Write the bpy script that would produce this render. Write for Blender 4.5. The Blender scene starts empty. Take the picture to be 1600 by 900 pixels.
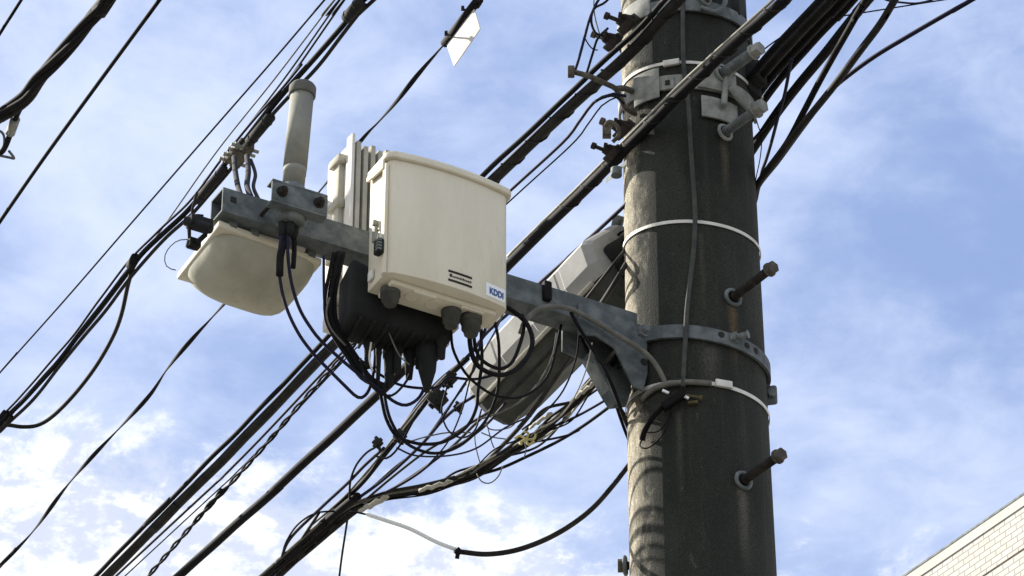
import bpy, bmesh, math, random
from mathutils import Vector as V, Matrix
random.seed(7)
C = bpy.context.scene.collection
SC = bpy.context.scene
# ---------------------------------------------------------------- camera
EL = math.radians(33.0); FPX = 5336.0
CAM = V((0, 0, 1.6))
FW = V((0, math.cos(EL), math.sin(EL))); UP = V((0, -math.sin(EL), math.cos(EL))); RT = V((1, 0, 0))
cd = bpy.data.cameras.new('camera'); cam = bpy.data.objects.new('camera', cd); C.objects.link(cam)
cam.location = CAM; cam.rotation_euler = (math.pi/2 + EL, 0, 0)
cd.sensor_width = 36; cd.lens = 36*FPX/1600; cd.clip_start = 0.1; cd.clip_end = 5000
SC.camera = cam
# ---------------------------------------------------------------- light
SUN_DIR = V((-0.83, 0.56, 0)).normalized()*math.cos(math.radians(33)) + V((0, 0, math.sin(math.radians(33))))
sd = bpy.data.lights.new('sun', 'SUN'); sd.energy = 5.0; sd.angle = math.radians(0.5); sd.color = (1.0, .94, .84)
so = bpy.data.objects.new('sun', sd); C.objects.link(so)
so.rotation_euler = SUN_DIR.to_track_quat('Z', 'Y').to_euler(); so.location = (0, 0, 30)
SC.view_settings.view_transform = 'Standard'; SC.view_settings.look = 'None'
SC.view_settings.gamma = 1.0; SC.view_settings.use_curve_mapping = False
SC.view_settings.exposure = 1.12
W = bpy.data.worlds.new('World'); SC.world = W; W.use_nodes = True
nt = W.node_tree; nd = nt.nodes; lk = nt.links; nd.clear()
def N(t, tree=None, **kw):
    n = (tree or nt).nodes.new(t)
    for k, v in kw.items(): setattr(n, k, v)
    return n
out = N('ShaderNodeOutputWorld'); bg = N('ShaderNodeBackground'); bg.inputs[1].default_value = 0.05
sky = N('ShaderNodeTexSky', sky_type='NISHITA', sun_disc=False)
sky.sun_elevation = math.radians(33); sky.sun_rotation = math.atan2(SUN_DIR.x, SUN_DIR.y)
sky.air_density = 1.0; sky.dust_density = 1.0; sky.ozone_density = 1.2
tc = N('ShaderNodeTexCoord')
def noise(vec, scale, detail, rough, dist=0.0, tree=None):
    n = N('ShaderNodeTexNoise', tree); t = tree or nt
    n.inputs['Scale'].default_value = scale; n.inputs['Detail'].default_value = detail
    n.inputs['Roughness'].default_value = rough; n.inputs['Distortion'].default_value = dist
    if vec is not None: t.links.new(vec, n.inputs['Vector'])
    return n.outputs['Fac']
def math_(op, a, b, tree=None, clamp=False):
    t = tree or nt; n = N('ShaderNodeMath', tree, operation=op); n.use_clamp = clamp
    for i, q in enumerate((a, b)):
        if q is None: continue
        if isinstance(q, (int, float)): n.inputs[i].default_value = q
        else: t.links.new(q, n.inputs[i])
    return n.outputs[0]
def rng(v, a, b, c=0., d=1., tree=None, smooth=True):
    t = tree or nt; n = N('ShaderNodeMapRange', tree); n.interpolation_type = 'SMOOTHSTEP' if smooth else 'LINEAR'
    t.links.new(v, n.inputs[0])
    for i, q in enumerate((a, b, c, d)): n.inputs[i+1].default_value = q
    return n.outputs[0]
def mixc(f, a, b, tree=None, blend='MIX'):
    t = tree or nt; n = N('ShaderNodeMix', tree, data_type='RGBA', blend_type=blend)
    if isinstance(f, (int, float)): n.inputs[0].default_value = f
    else: t.links.new(f, n.inputs[0])
    for i, q in ((6, a), (7, b)):
        if isinstance(q, tuple): n.inputs[i].default_value = (*q, 1) if len(q) == 3 else q
        else: t.links.new(q, n.inputs[i])
    return n.outputs[2]
gen = tc.outputs['Generated']
sep = N('ShaderNodeSeparateXYZ'); lk.new(gen, sep.inputs[0])
mp = N('ShaderNodeMapping'); mp.inputs['Scale'].default_value = (1, 1, 1.7); mp.inputs['Location'].default_value = (3.3, 1.2, .9)
lk.new(gen, mp.inputs[0])
n_big = noise(mp.outputs[0], 9, 4, .55, .3)
n_mid = noise(mp.outputs[0], 26, 7, .62, .25)
n_fine = noise(mp.outputs[0], 70, 8, .65, .3)
# thin high veil: more of it to the west (left), clearer sky to the east (right)
westness = rng(sep.outputs['X'], .14, -.11, 0, 1)
veil = math_('ADD', math_('MULTIPLY', n_big, .85), math_('MULTIPLY', n_mid, .62))
veil = math_('ADD', veil, math_('MULTIPLY', westness, .20))
veil = rng(veil, .56, 1.12, 0, 1)
# cumulus bank low in the sky, lit from the sun's side
def cumulus(vec):
    a_ = math_('MULTIPLY', noise(vec, 26, 7, .62, .25), .8); return math_('ADD', a_, math_('MULTIPLY', noise(vec, 75, 9, .68, .3), .36))
lowness = rng(sep.outputs['Z'], .535, .462, 0, 1)
cn = cumulus(mp.outputs[0])
off = N('ShaderNodeVectorMath', operation='ADD'); lk.new(mp.outputs[0], off.inputs[0]); off.inputs[1].default_value = (-.006, .001, .012)
cn2 = cumulus(off.outputs[0])
cum = math_('ADD', cn, math_('MULTIPLY', lowness, .62))
cum = math_('ADD', cum, math_('MULTIPLY', westness, .44))
behind = rng(sep.outputs['Y'], .2, -.35, 0, .75)  # unseen cloud behind the camera, added to brighten the shaded cabinet front
cum = math_('ADD', cum, behind)
cum = rng(cum, 1.20, 1.44, 0, 1)
lit = rng(math_('SUBTRACT', cn, cn2), -.07, .06, 0, 1)
base = mixc(.6, sky.outputs[0], (3.9, 5.4, 9.5))
c1 = mixc(math_('MULTIPLY', veil, .85), base, (7.7, 8.6, 10.9))
ccol = mixc(lit, (7.0, 7.6, 9.2), (10.6, 10.9, 11.1))
c2 = mixc(math_('MULTIPLY', cum, .92), c1, ccol)
lk.new(c2, bg.inputs[0]); lk.new(bg.outputs[0], out.inputs[0])
# ---------------------------------------------------------------- projection helpers
def ray(px, py):
    return FW + RT*((px-800)/FPX) + UP*((450-py)/FPX)
def P(px, py, d): return CAM + ray(px, py)*d
def on_z(px, py, z):
    r = ray(px, py); return CAM + r*((z-CAM.z)/r.z)
def on_plane(px, py, p0, n):
    r = ray(px, py); return CAM + r*((p0-CAM).dot(n)/r.dot(n))
def z_at(p, py):                       # height above plan point p that lies on image row py
    y = (450-py)/FPX; d = (p.y-CAM.y)/(math.cos(EL)-y*math.sin(EL))
    return CAM.z + d*(math.sin(EL)+y*math.cos(EL))
POLE = P(1083, 450, 7.95); PX, PY = POLE.x, POLE.y
def dp(py):
    y = (450-py)/FPX; return PY/(math.cos(EL)-y*math.sin(EL))
_r0 = 97.5*dp(0)/FPX; _r1 = 115*dp(900)/FPX
_z0 = z_at(POLE, 0); _z1 = z_at(POLE, 900)
def prad(z): return _r1 + (_r0-_r1)*(z-_z1)/(_z0-_z1)
def on_pole(px, py, off=0.0):          # point on the pole's skin
    r = ray(px, py); R = prad(z_at(POLE, py)) + off
    a = r.x*r.x + r.y*r.y; b = -2*(r.x*PX + r.y*PY); c = PX*PX+PY*PY-R*R
    q = b*b-4*a*c
    t = -b/(2*a) if q < 0 else (-b-math.sqrt(q))/(2*a)
    return CAM + r*t
ARM_PT = P(1000, 522, dp(522)-.10)
ARM_TIP = on_z(340, 322, ARM_PT.z)
AX = (ARM_PT-ARM_TIP); AX.z = 0; ARM_LEN = AX.length; AX.normalize()
NR = V((AX.y, -AX.x, 0)); ZU = V((0, 0, 1))
if NR.y > 0: NR = -NR
def on_arm(px, py, t=0.0): return on_plane(px, py, ARM_TIP+NR*t, NR)
# ---------------------------------------------------------------- mesh helpers
def setp(o, label=None, cat=None, group=None, kind=None):
    if label: o['label'] = label
    if cat: o['category'] = cat
    if group: o['group'] = group
    if kind: o['kind'] = kind
    return o
def thing(name, loc, label, cat, group=None):
    o = bpy.data.objects.new(name, None); C.objects.link(o); o.location = loc
    o.empty_display_size = .05
    return setp(o, label, cat, group)
def wloc(o):
    p = V((0, 0, 0))
    while o is not None: p = p + o.location; o = o.parent
    return p
class MB:
    def __init__(s): s.v = []; s.f = []; s.sm = []
    def add(s, vs, fs, smooth=False):
        k = len(s.v); s.v += [V(x) for x in vs]; s.f += [tuple(i+k for i in f) for f in fs]; s.sm += [smooth]*len(fs); return s
    def hexa(s, c):                     # 8 corners: bottom 4, top 4
        return s.add(c, [(3, 2, 1, 0), (4, 5, 6, 7), (0, 1, 5, 4), (1, 2, 6, 5), (2, 3, 7, 6), (3, 0, 4, 7)])
    def box(s, c, ax, ay, az, sx, sy, sz):   # centre, axes, full sizes
        ax = ax*(sx/2); ay = ay*(sy/2); az = az*(sz/2)
        return s.hexa([c-ax-ay-az, c+ax-ay-az, c+ax+ay-az, c-ax+ay-az, c-ax-ay+az, c+ax-ay+az, c+ax+ay+az, c-ax+ay+az])
    def prism(s, poly, ext):
        n = len(poly); a = [V(p) for p in poly]; b = [p+ext for p in a]
        return s.add(a+b, [tuple(range(n))[::-1], tuple(range(n, 2*n))] + [(i, (i+1) % n, n+(i+1) % n, n+i) for i in range(n)])
    def cyl(s, p0, p1, r0, r1=None, n=20, caps=True, smooth=True):
        r1 = r0 if r1 is None else r1
        return s.tube([p0, p1], [r0, r1], n, caps)
    def tube(s, pts, r, n=10, caps=True, flat=1.0, twist=0.0):
        pts = [V(p) for p in pts]; m = len(pts)
        rs = r if isinstance(r, (list, tuple)) else [r]*m
        T = [(pts[min(i+1, m-1)]-pts[max(i-1, 0)]).normalized() for i in range(m)]
        u = T[0].cross(ZU)
        if u.length < 1e-3: u = T[0].cross(V((1, 0, 0)))
        u.normalize(); vs = []; L = 0
        for i in range(m):
            u = (u - T[i]*u.dot(T[i])).normalized(); w = T[i].cross(u)
            if i: L += (pts[i]-pts[i-1]).length
            tw = L*twist; ca, sa = math.cos(tw), math.sin(tw); uu = u*ca+w*sa; ww = w*ca-u*sa
            for k in range(n):
                a = 2*math.pi*k/n; vs.append(pts[i]+uu*(rs[i]*math.cos(a))+ww*(rs[i]*flat*math.sin(a)))
        fs = [(i*n+k, i*n+(k+1) % n, (i+1)*n+(k+1) % n, (i+1)*n+k) for i in range(m-1) for k in range(n)]
        s.add(vs, fs, True)
        if caps:
            b = len(s.v)-len(vs)
            s.f.append(tuple(b+k for k in range(n))[::-1]); s.sm.append(False)
            s.f.append(tuple(b+(m-1)*n+k for k in range(n))); s.sm.append(False)
        return s
    def ring(s, c, ax, R, r, n=28, m=8):    # torus
        ax = ax.normalized(); u = ax.orthogonal().normalized(); w = ax.cross(u); vs = []
        for i in range(n):
            a = 2*math.pi*i/n; d = u*math.cos(a)+w*math.sin(a)
            for k in range(m):
                b = 2*math.pi*k/m; vs.append(c + d*(R+r*math.cos(b)) + ax*(r*math.sin(b)))
        return s.add(vs, [(i*m+k, ((i+1) % n)*m+k, ((i+1) % n)*m+(k+1) % m, i*m+(k+1) % m) for i in range(n) for k in range(m)], True)
    def build(s, name, mat, parent=None, bev=0, segs=2, origin=None, smooth_all=False):
        off = wloc(parent) if parent else (V(origin) if origin is not None else s.v[0].copy())
        me = bpy.data.meshes.new(name); bm = bmesh.new()
        vs = [bm.verts.new(v-off) for v in s.v]
        for f, sm in zip(s.f, s.sm):
            try: q = bm.faces.new([vs[i] for i in f]); q.smooth = sm or smooth_all
            except ValueError: pass
        bmesh.ops.recalc_face_normals(bm, faces=bm.faces)
        if bev:
            ed = [e for e in bm.edges if len(e.link_faces) == 2 and e.calc_face_angle(0) > .55]
            bmesh.ops.bevel(bm, geom=ed, offset=bev, segments=segs, affect='EDGES', profile=.5, clamp_overlap=True)
        bm.to_mesh(me); bm.free()
        if bev or smooth_all:
            try: me.set_sharp_from_angle(angle=math.radians(38))
            except Exception: pass
            for p in me.polygons: p.use_smooth = True
        o = bpy.data.objects.new(name, me); C.objects.link(o); me.materials.append(mat)
        if parent: o.parent = parent
        else: o.location = off
        return o
def smooth_path(pts, sub=8):
    pts = [V(p) for p in pts]
    if len(pts) == 2: return [pts[0].lerp(pts[1], i/10) for i in range(11)]
    q = [pts[0]*2-pts[1]] + pts + [pts[-1]*2-pts[-2]]; o = []
    for i in range(1, len(q)-2):
        a, b, c, d = q[i-1], q[i], q[i+1], q[i+2]
        for k in range(sub):
            t = k/sub; o.append(.5*((2*b)+(c-a)*t+(2*a-5*b+4*c-d)*t*t+(3*b-a-3*c+d)*t**3))
    o.append(pts[-1]); return o
def resample(pts, step):
    o = [pts[0]]; acc = 0
    for a, b in zip(pts, pts[1:]):
        L = (b-a).length
        if L < 1e-9: continue
        t = step-acc
        while t <= L: o.append(a.lerp(b, t/L)); t += step
        acc = L-(t-step)
    if (o[-1]-pts[-1]).length > step*.3: o.append(pts[-1])
    return o
def wind(pts, R, pitch, phase=0.0):   # helix wound round a path
    o = []; L = 0; m = len(pts); u = None
    for i in range(m):
        T = (pts[min(i+1, m-1)]-pts[max(i-1, 0)]).normalized()
        if u is None: u = T.cross(ZU).normalized()
        u = (u-T*u.dot(T)).normalized(); w = T.cross(u)
        if i: L += (pts[i]-pts[i-1]).length
        a = 2*math.pi*L/pitch+phase; o.append(pts[i]+u*(R*math.cos(a))+w*(R*math.sin(a)))
    return o
# ---------------------------------------------------------------- materials
def mat(name, col, rough=.5, metal=0.0, col2=None, nscale=30, bump=0.0, bscale=120, spots=None, spec=None, lo=.35, hi=.7, stretch=None):
    m = bpy.data.materials.new(name); m.use_nodes = True; t = m.node_tree; b = t.nodes['Principled BSDF']
    b.inputs['Roughness'].default_value = rough; b.inputs['Metallic'].default_value = metal
    if spec is not None: b.inputs['Specular IOR Level'].default_value = spec
    co = N('ShaderNodeTexCoord', t).outputs['Object']
    if stretch:
        mm = N('ShaderNodeMapping', t); mm.inputs['Scale'].default_value = stretch; t.links.new(co, mm.inputs[0]); cs = mm.outputs[0]
    else: cs = co
    c = None
    if col2:
        f = rng(noise(cs, nscale, 8, .62, .2, t), lo, hi, tree=t); c = mixc(f, col, col2, t)
    if spots:
        sc, scol, a, bb = spots
        f2 = rng(noise(cs, sc, 6, .7, .4, t), a, bb, tree=t)
        c = mixc(f2, c if c is not None else col, scol, t)
    if c is not None: t.links.new(c, b.inputs['Base Color'])
    else: b.inputs['Base Color'].default_value = (*col, 1)
    rv = math_('ADD', math_('MULTIPLY', noise(co, nscale*1.7, 4, .6, 0, t), .3), rough-.15, t)
    t.links.new(rv, b.inputs['Roughness'])
    if bump:
        bn = N('ShaderNodeBump', t); bn.inputs['Strength'].default_value = bump; bn.inputs['Distance'].default_value = .004
        t.links.new(noise(co, bscale, 6, .65, 0, t), bn.inputs['Height']); t.links.new(bn.outputs[0], b.inputs['Normal'])
    return m
M_pole = mat('weathered_sunlit_concrete', (.015, .0175, .0135), .92, 0, (.036, .038, .029), 9, .9, 260, (60, (.10, .10, .08), .62, .74), stretch=(1, 1, .35), lo=.35, hi=.75)
# ragged pale flakes, massed and brightened to paint the sunlit strip into the concrete
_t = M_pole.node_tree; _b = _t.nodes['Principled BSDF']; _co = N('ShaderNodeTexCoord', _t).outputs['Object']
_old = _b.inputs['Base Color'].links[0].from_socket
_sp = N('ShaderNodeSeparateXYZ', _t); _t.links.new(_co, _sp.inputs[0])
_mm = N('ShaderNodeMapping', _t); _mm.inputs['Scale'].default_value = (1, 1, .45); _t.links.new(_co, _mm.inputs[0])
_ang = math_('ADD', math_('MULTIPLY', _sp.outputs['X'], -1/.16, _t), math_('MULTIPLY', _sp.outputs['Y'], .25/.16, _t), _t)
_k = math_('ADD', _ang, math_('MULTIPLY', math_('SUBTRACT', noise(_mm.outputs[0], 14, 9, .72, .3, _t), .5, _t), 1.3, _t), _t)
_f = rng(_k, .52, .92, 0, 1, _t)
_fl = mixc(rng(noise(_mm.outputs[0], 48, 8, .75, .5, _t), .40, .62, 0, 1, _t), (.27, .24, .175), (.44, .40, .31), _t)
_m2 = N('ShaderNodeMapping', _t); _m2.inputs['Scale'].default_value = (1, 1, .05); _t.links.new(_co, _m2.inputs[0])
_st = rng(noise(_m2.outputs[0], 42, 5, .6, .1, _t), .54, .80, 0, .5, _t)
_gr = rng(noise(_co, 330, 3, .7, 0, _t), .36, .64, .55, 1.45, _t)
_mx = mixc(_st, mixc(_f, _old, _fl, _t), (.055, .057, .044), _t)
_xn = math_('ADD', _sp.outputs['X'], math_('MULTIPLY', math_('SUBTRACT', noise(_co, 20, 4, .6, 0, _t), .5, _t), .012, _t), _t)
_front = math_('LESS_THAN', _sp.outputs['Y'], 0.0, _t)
def stain(px, py, w, ln, col, amt, base):
    q = on_pole(px, py)
    dx = math_('ABSOLUTE', math_('SUBTRACT', _xn, q.x-PX, _t), None, _t)
    fx = rng(dx, 0.0, w, 1, 0, _t); dz = math_('SUBTRACT', q.z, _sp.outputs['Z'], _t)
    fz = math_('MULTIPLY', rng(dz, 0, .012, 0, 1, _t), rng(dz, .02, ln, 1, 0, _t), _t)
    f = math_('MULTIPLY', math_('MULTIPLY', math_('MULTIPLY', fx, fz, _t), _front, _t), amt, _t)
    return mixc(f, base, col, _t)
for _q in ((1144, 474, .016, .20, (.13, .085, .045), .7), (1160, 760, .018, .26, (.11, .10, .08), .8), (1131, 214, .014, .22, (.12, .10, .07), .6), (1040, 520, .02, .2, (.015, .015, .013), .7), (1110, 540, .03, .16, (.085, .08, .062), .6), (1060, 640, .012, .3, (.09, .085, .065), .5), (1095, 360, .01, .3, (.08, .078, .06), .5)):
    _mx = stain(_q[0], _q[1], _q[2], _q[3], _q[4], _q[5], _mx)
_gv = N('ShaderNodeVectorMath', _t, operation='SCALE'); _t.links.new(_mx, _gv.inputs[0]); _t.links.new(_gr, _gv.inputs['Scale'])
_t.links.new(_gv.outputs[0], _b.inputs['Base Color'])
M_galv = mat('galvanised_steel', (.12, .14, .14), .5, .5, (.24, .26, .25), 25, .25, 200)
M_galv_l = mat('bright_galvanised_steel', (.22, .23, .21), .5, .35, (.38, .38, .34), 30, .2, 200)
M_arm = mat('dull_galvanised_steel', (.095, .112, .116), .55, .35, (.19, .21, .212), 26, .2, 150, (60, (.05, .056, .056), .62, .75))
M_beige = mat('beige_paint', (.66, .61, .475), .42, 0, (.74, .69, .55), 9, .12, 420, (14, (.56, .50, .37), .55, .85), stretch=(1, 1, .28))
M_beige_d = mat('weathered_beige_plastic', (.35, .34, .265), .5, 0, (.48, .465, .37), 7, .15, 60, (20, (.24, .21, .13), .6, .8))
M_fin = mat('pale_cast_aluminium', (.36, .35, .29), .55, .1, (.48, .46, .39), 15, .1, 200)
M_white = mat('white_plastic', (.66, .64, .59), .5, 0, (.56, .53, .47), 12, .08, 100)
M_ant = mat('grey_fibreglass', (.19, .19, .16), .55, 0, (.26, .26, .22), 14, .1, 260)
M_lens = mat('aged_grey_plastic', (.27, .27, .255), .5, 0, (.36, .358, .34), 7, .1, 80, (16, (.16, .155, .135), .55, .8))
M_blk = mat('black_cable_jacket', (.005, .005, .006), .5, 0, (.010, .009, .010), 40, spec=.2)
M_blk2 = mat('dusty_black_jacket', (.007, .0066, .006), .5, 0, (.022, .020, .017), 22, spec=.35)
M_blue = mat('blue_black_jacket', (.006, .005, .022), .42, 0, (.010, .009, .032), 40, spec=.3)
M_grey = mat('grey_cable_jacket', (.10, .10, .085), .5, 0, (.17, .165, .14), 30)
M_dark = mat('black_moulded_plastic', (.005, .0055, .0055), .6, 0, (.013, .0145, .014), 14, .3, 70)
M_shell = mat('shaded_shell_plastic', (.025, .029, .026), .5, 0, (.06, .065, .055), 10, .2, 60)  # closure's lower shell, its underside shade painted into a darker plastic
M_steelw = mat('stranded_steel_wire', (.30, .29, .27), .4, .7, (.42, .41, .38), 60)
M_strap = mat('stainless_strap', (.62, .61, .56), .38, .35, (.74, .72, .66), 30)
M_rust = mat('rusty_steel', (.020, .017, .015), .7, .3, (.05, .040, .033), 35, .4, 150)
M_rust_l = mat('weathered_bolt_steel', (.08, .070, .058), .65, .3, (.17, .155, .125), 60, .4, 150)
M_brass = mat('brass', (.16, .13, .06), .5, .6, (.10, .08, .04), 40)
M_logo = mat('blue_print', (.01, .07, .26), .5)
M_ink = mat('black_print', (.02, .018, .015), .6)
M_label = mat('white_label', (.82, .84, .84), .4)
M_asphalt = mat('asphalt', (.045, .045, .045), .9, 0, (.07, .07, .068), 40, .3, 200)

# ---------------------------------------------------------------- ground
g = MB(); S_ = 400
g.add([(-S_, -S_, 0), (S_, -S_, 0), (S_, S_, 0), (-S_, S_, 0)], [(0, 1, 2, 3)])
setp(g.build('ground', mat('pale_paving', (.13, .125, .11), .9, 0, (.19, .18, .16), 3), origin=(0, 0, 0)), kind='structure')
g = MB(); g.box(V((-3.2, 4.0, .002)), V((.55, -.83, 0)).normalized(), V((.83, .55, 0)).normalized(), ZU, 120, 5, .004)
setp(g.build('road', M_asphalt, origin=(-3.2, 4, 0)), kind='structure')

# ---------------------------------------------------------------- tiled building
def tile_mat():
    m = bpy.data.materials.new('white_ceramic_tile'); m.use_nodes = True; t = m.node_tree; b = t.nodes['Principled BSDF']
    uv = N('ShaderNodeUVMap', t)
    br = N('ShaderNodeTexBrick', t); t.links.new(uv.outputs[0], br.inputs[0])
    br.inputs['Scale'].default_value = 1; br.inputs['Brick Width'].default_value = .092; br.inputs['Row Height'].default_value = .036
    br.inputs['Mortar Size'].default_value = .0038; br.inputs['Mortar Smooth'].default_value = .35
    br.inputs['Color1'].default_value = (.56, .54, .50, 1); br.inputs['Color2'].default_value = (.50, .48, .44, 1); br.inputs['Mortar'].default_value = (.31, .29, .26, 1)
    t.links.new(br.outputs[0], b.inputs['Base Color']); b.inputs['Roughness'].default_value = .8; b.inputs['Specular IOR Level'].default_value = .12
    bn = N('ShaderNodeBump', t); bn.inputs['Strength'].default_value = .5; bn.inputs['Distance'].default_value = .01; bn.invert = True
    t.links.new(br.outputs[1], bn.inputs['Height']); t.links.new(bn.outputs[0], b.inputs['Normal'])
    return m
M_tile = tile_mat()
BZ = 10.6
b0 = on_z(1410, 901, BZ); b1 = on_z(1600, 771, BZ); bd = (b1-b0).normalized(); bn_ = V((bd.y, -bd.x, 0))
if bn_.x > 0: bn_ = -bn_
far = b0-bd*7.0; near = b0+bd*9.0; far.z = near.z = 0
bt = thing('tiled_building', far.lerp(near, .5), 'white tiled building with a plain parapet, rising into the lower right corner', 'building')
DEPTH = 9.0; L = 16.0
def wall_quad(mb_uv, a, b, z0, z1): pass
def uvwall(name, p, q, z0, z1, nrm, th, parent):
    m = MB(); m.hexa([p+ZU*z0, q+ZU*z0, q+ZU*z0-nrm*th, p+ZU*z0-nrm*th, p+ZU*z1, q+ZU*z1, q+ZU*z1-nrm*th, p+ZU*z1-nrm*th])
    o = m.build(name, M_tile, parent); uvl = o.data.uv_layers.new(name='UVMap'); d = (q-p).normalized(); w = wloc(parent)
    for pl in o.data.polygons:
        for li in pl.loop_indices:
            v = o.data.vertices[o.data.loops[li].vertex_index].co + w
            uvl.data[li].uv = ((v-p).dot(d), v.z - BZ)
    return o
JZ = BZ-.075
uvwall('wall', far, near, JZ-.235, JZ, bn_, .2, bt)
# recessed joint between the tile fields
m = MB(); m.hexa([far-bn_*.02+ZU*(JZ-.235-.012), near-bn_*.02+ZU*(JZ-.235-.012), near-bn_*.2+ZU*(JZ-.247), far-bn_*.2+ZU*(JZ-.247),
    far-bn_*.02+ZU*(JZ-.235), near-bn_*.02+ZU*(JZ-.235), near-bn_*.2+ZU*(JZ-.235), far-bn_*.2+ZU*(JZ-.235)])
m.build('joint', M_ink, bt)
uvwall('wall', far, near, 0, JZ-.247, bn_, .2, bt)
e0 = far-bn_*DEPTH; e1 = near-bn_*DEPTH
uvwall('wall', e0, far-bn_*.2, 0, JZ, -bd, .2, bt); uvwall('wall', near-bn_*.2, e1, 0, JZ, bd, .2, bt)
uvwall('wall', e0-bn_*0, e1, 0, JZ, -bn_, .2, bt)
M_par = mat('white_render', (.56, .55, .51), .75, 0, (.50, .49, .45), 2, .1, 60)
m = MB(); m.box((far+near)/2-bn_*(DEPTH/2)+ZU*((JZ+BZ-.012)/2+.001), bd, bn_, ZU, L+.012, DEPTH+.012, BZ-.012-JZ-.002); m.build('parapet', M_par, bt)
m = MB(); m.box((far+near)/2-bn_*(DEPTH/2)+ZU*(BZ-.006), bd, bn_, ZU, L+.018, DEPTH+.018, .012); m.build('coping', M_galv, bt)

# ---------------------------------------------------------------- utility pole
pt = thing('utility_pole', (PX, PY, 0), 'thick round concrete utility pole, dark and stained with a pale sunlit edge', 'utility pole')
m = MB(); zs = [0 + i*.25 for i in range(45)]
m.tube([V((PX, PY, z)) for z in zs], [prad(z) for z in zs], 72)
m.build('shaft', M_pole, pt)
def hexhead(m, c, ax, r, h):
    ax = ax.normalized(); u = ax.orthogonal().normalized(); w = ax.cross(u)
    poly = [c+(u*math.cos(k*math.pi/3)+w*math.sin(k*math.pi/3))*r for k in range(6)]
    m.prism(poly, ax*h)
def step_bolt(foot, tip_px, tip_py, base=None, hr=.0155):
    # foot = point on the skin, tip = near the head
    r = V((foot.x-PX, foot.y-PY, 0)).normalized()
    tp = on_z(tip_px, tip_py, foot.z) if base is None else base
    d = (tp-foot); d.z = 0; d.normalize(); Lb = (tp-foot).length
    m = MB(); a = foot-d*.02
    m.tube([a, foot+d*Lb], .0095, 14)
    for k in range(int(Lb/.006)): m.ring(foot+d*(.012+k*.006), d, .0095, .0014, 14, 5)
    b = m.build('step_bolt', M_rust, pt)
    h = MB(); hexhead(h, foot+d*Lb, d, hr, .014); h.tube([foot+d*(Lb-.004), foot+d*Lb], .017, 18); h.build('bolt_head', M_rust_l, b)
    w = MB(); w.ring(foot+r*.004, r, .019, .005, 24, 8); w.build('socket_ring', M_galv, b)
step_bolt(on_pole(1144, 466), 1203, 421); step_bolt(on_pole(1160, 752), 1216, 713)
f = V((PX-prad(4.4)*.999, PY+.02, z_at(V((0, PY+.02, 0)), 884))); tp = on_z(975, 884, f.z)
step_bolt(f, 0, 0, V((tp.x, PY+.02, f.z)))
# hidden higher and lower rungs keep the ladder going down the pole
for k in range(4):
    zb = 5.0-.0-.45*(k+1)-.6
    q = V((PX+prad(zb)*.75, PY-prad(zb)*.66, zb)); step_bolt(q, 0, 0, q+V((.75, -.45, 0)).normalized()*.13)

# ---------------------------------------------------------------- bands round the pole
def band(py_c, gx, gy, h, off, th, a0=0, a1=360, n=90):
    """closed or open band: centre row, tilt, height, thickness"""
    m = MB(); zc = z_at(V((0, PY-prad(5.5), 0)), py_c); vs = []; full = (a1-a0) >= 360; k = n if full else n+1
    for i in range(k):
        a = math.radians(a0+(a1-a0)*i/n); ca, sa = math.cos(a), math.sin(a)
        R = prad(zc)+off
        for rr, hh in ((R, -h/2), (R+th, -h/2), (R+th, h/2), (R, h/2)):
            x, y = PX+rr*ca, PY+rr*sa; vs.append(V((x, y, zc+hh+gx*(x-PX)+gy*(y-PY+prad(zc)))))
    fs = []
    for i in range(n):
        j = (i+1) % k
        for q in range(4): fs.append((i*4+q, j*4+q, j*4+(q+1) % 4, i*4+(q+1) % 4))
    if not full: fs += [(0, 1, 2, 3), ((k-1)*4+3, (k-1)*4+2, (k-1)*4+1, (k-1)*4)]
    m.add(vs, fs, False); return m, zc
def strap(py, gx, gy, h, label, buckle=None):
    m, zc = band(py, gx, gy, h, .0015, .0022)
    t = thing('steel_strap', (PX, PY, zc), label, 'strap', 'steel straps round the pole')
    m.build('band', M_strap, t, smooth_all=False)
    if buckle:
        q = on_pole(*buckle, .006); nr = V((q.x-PX, q.y-PY, 0)).normalized(); tg = ZU.cross(nr)
        b = MB(); b.box(q, tg, nr, ZU, .04, .009, h*1.9); b.build('buckle', M_strap, t, .002)
    return t
strap(346, -.075, .14, .0085, 'thin white steel strap round the pole just above its upper step bolt')
strap(96, -.05, .14, .0085, 'thin white steel strap round the pole under the thick overhead cables', (1049, 98))
strap(598, -.10, .08, .0095, 'steel strap round the pole right under the arm bracket band', (1131, 600))

# vertical cable on the pole
def cable_obj(pts, w, matl, label, group=None, name='cable', cat='cable', flat=1., twist=0., step=.012, n=10, sub=8, radii=None, noisy=0.0):
    p = resample(smooth_path(pts, sub), step)
    if noisy:
        ph = [random.uniform(0, 6) for _ in range(4)]
        p = [q+V((0, 0, noisy*(math.sin(i*step*9+ph[0])+.5*math.sin(i*step*23+ph[1])))) + RT*(noisy*.7*math.sin(i*step*14+ph[2])) for i, q in enumerate(p)]
    m = MB(); m.tube(p, w if radii is None else radii, n, True, flat, twist)
    o = m.build(name, matl); setp(o, label, cat, group); return o
vp = [(1066, -120), (1067, 0), (1067, 60), (1069, 110), (1076, 170), (1080, 240), (1085, 310), (1086, 350), (1083, 400), (1078, 440), (1073, 490), (1071, 530), (1069, 560), (1067, 605)]
vpt = [on_pole(x, y, .0145 if y > -1 else .02) for x, y in vp]
cable_obj(vpt, .0056, mat('dark_grey_jacket', (.042, .046, .043), .5, 0, (.07, .072, .064), 30, spec=.3), 'grey cable running down the front of the concrete pole', step=.012)

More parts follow.
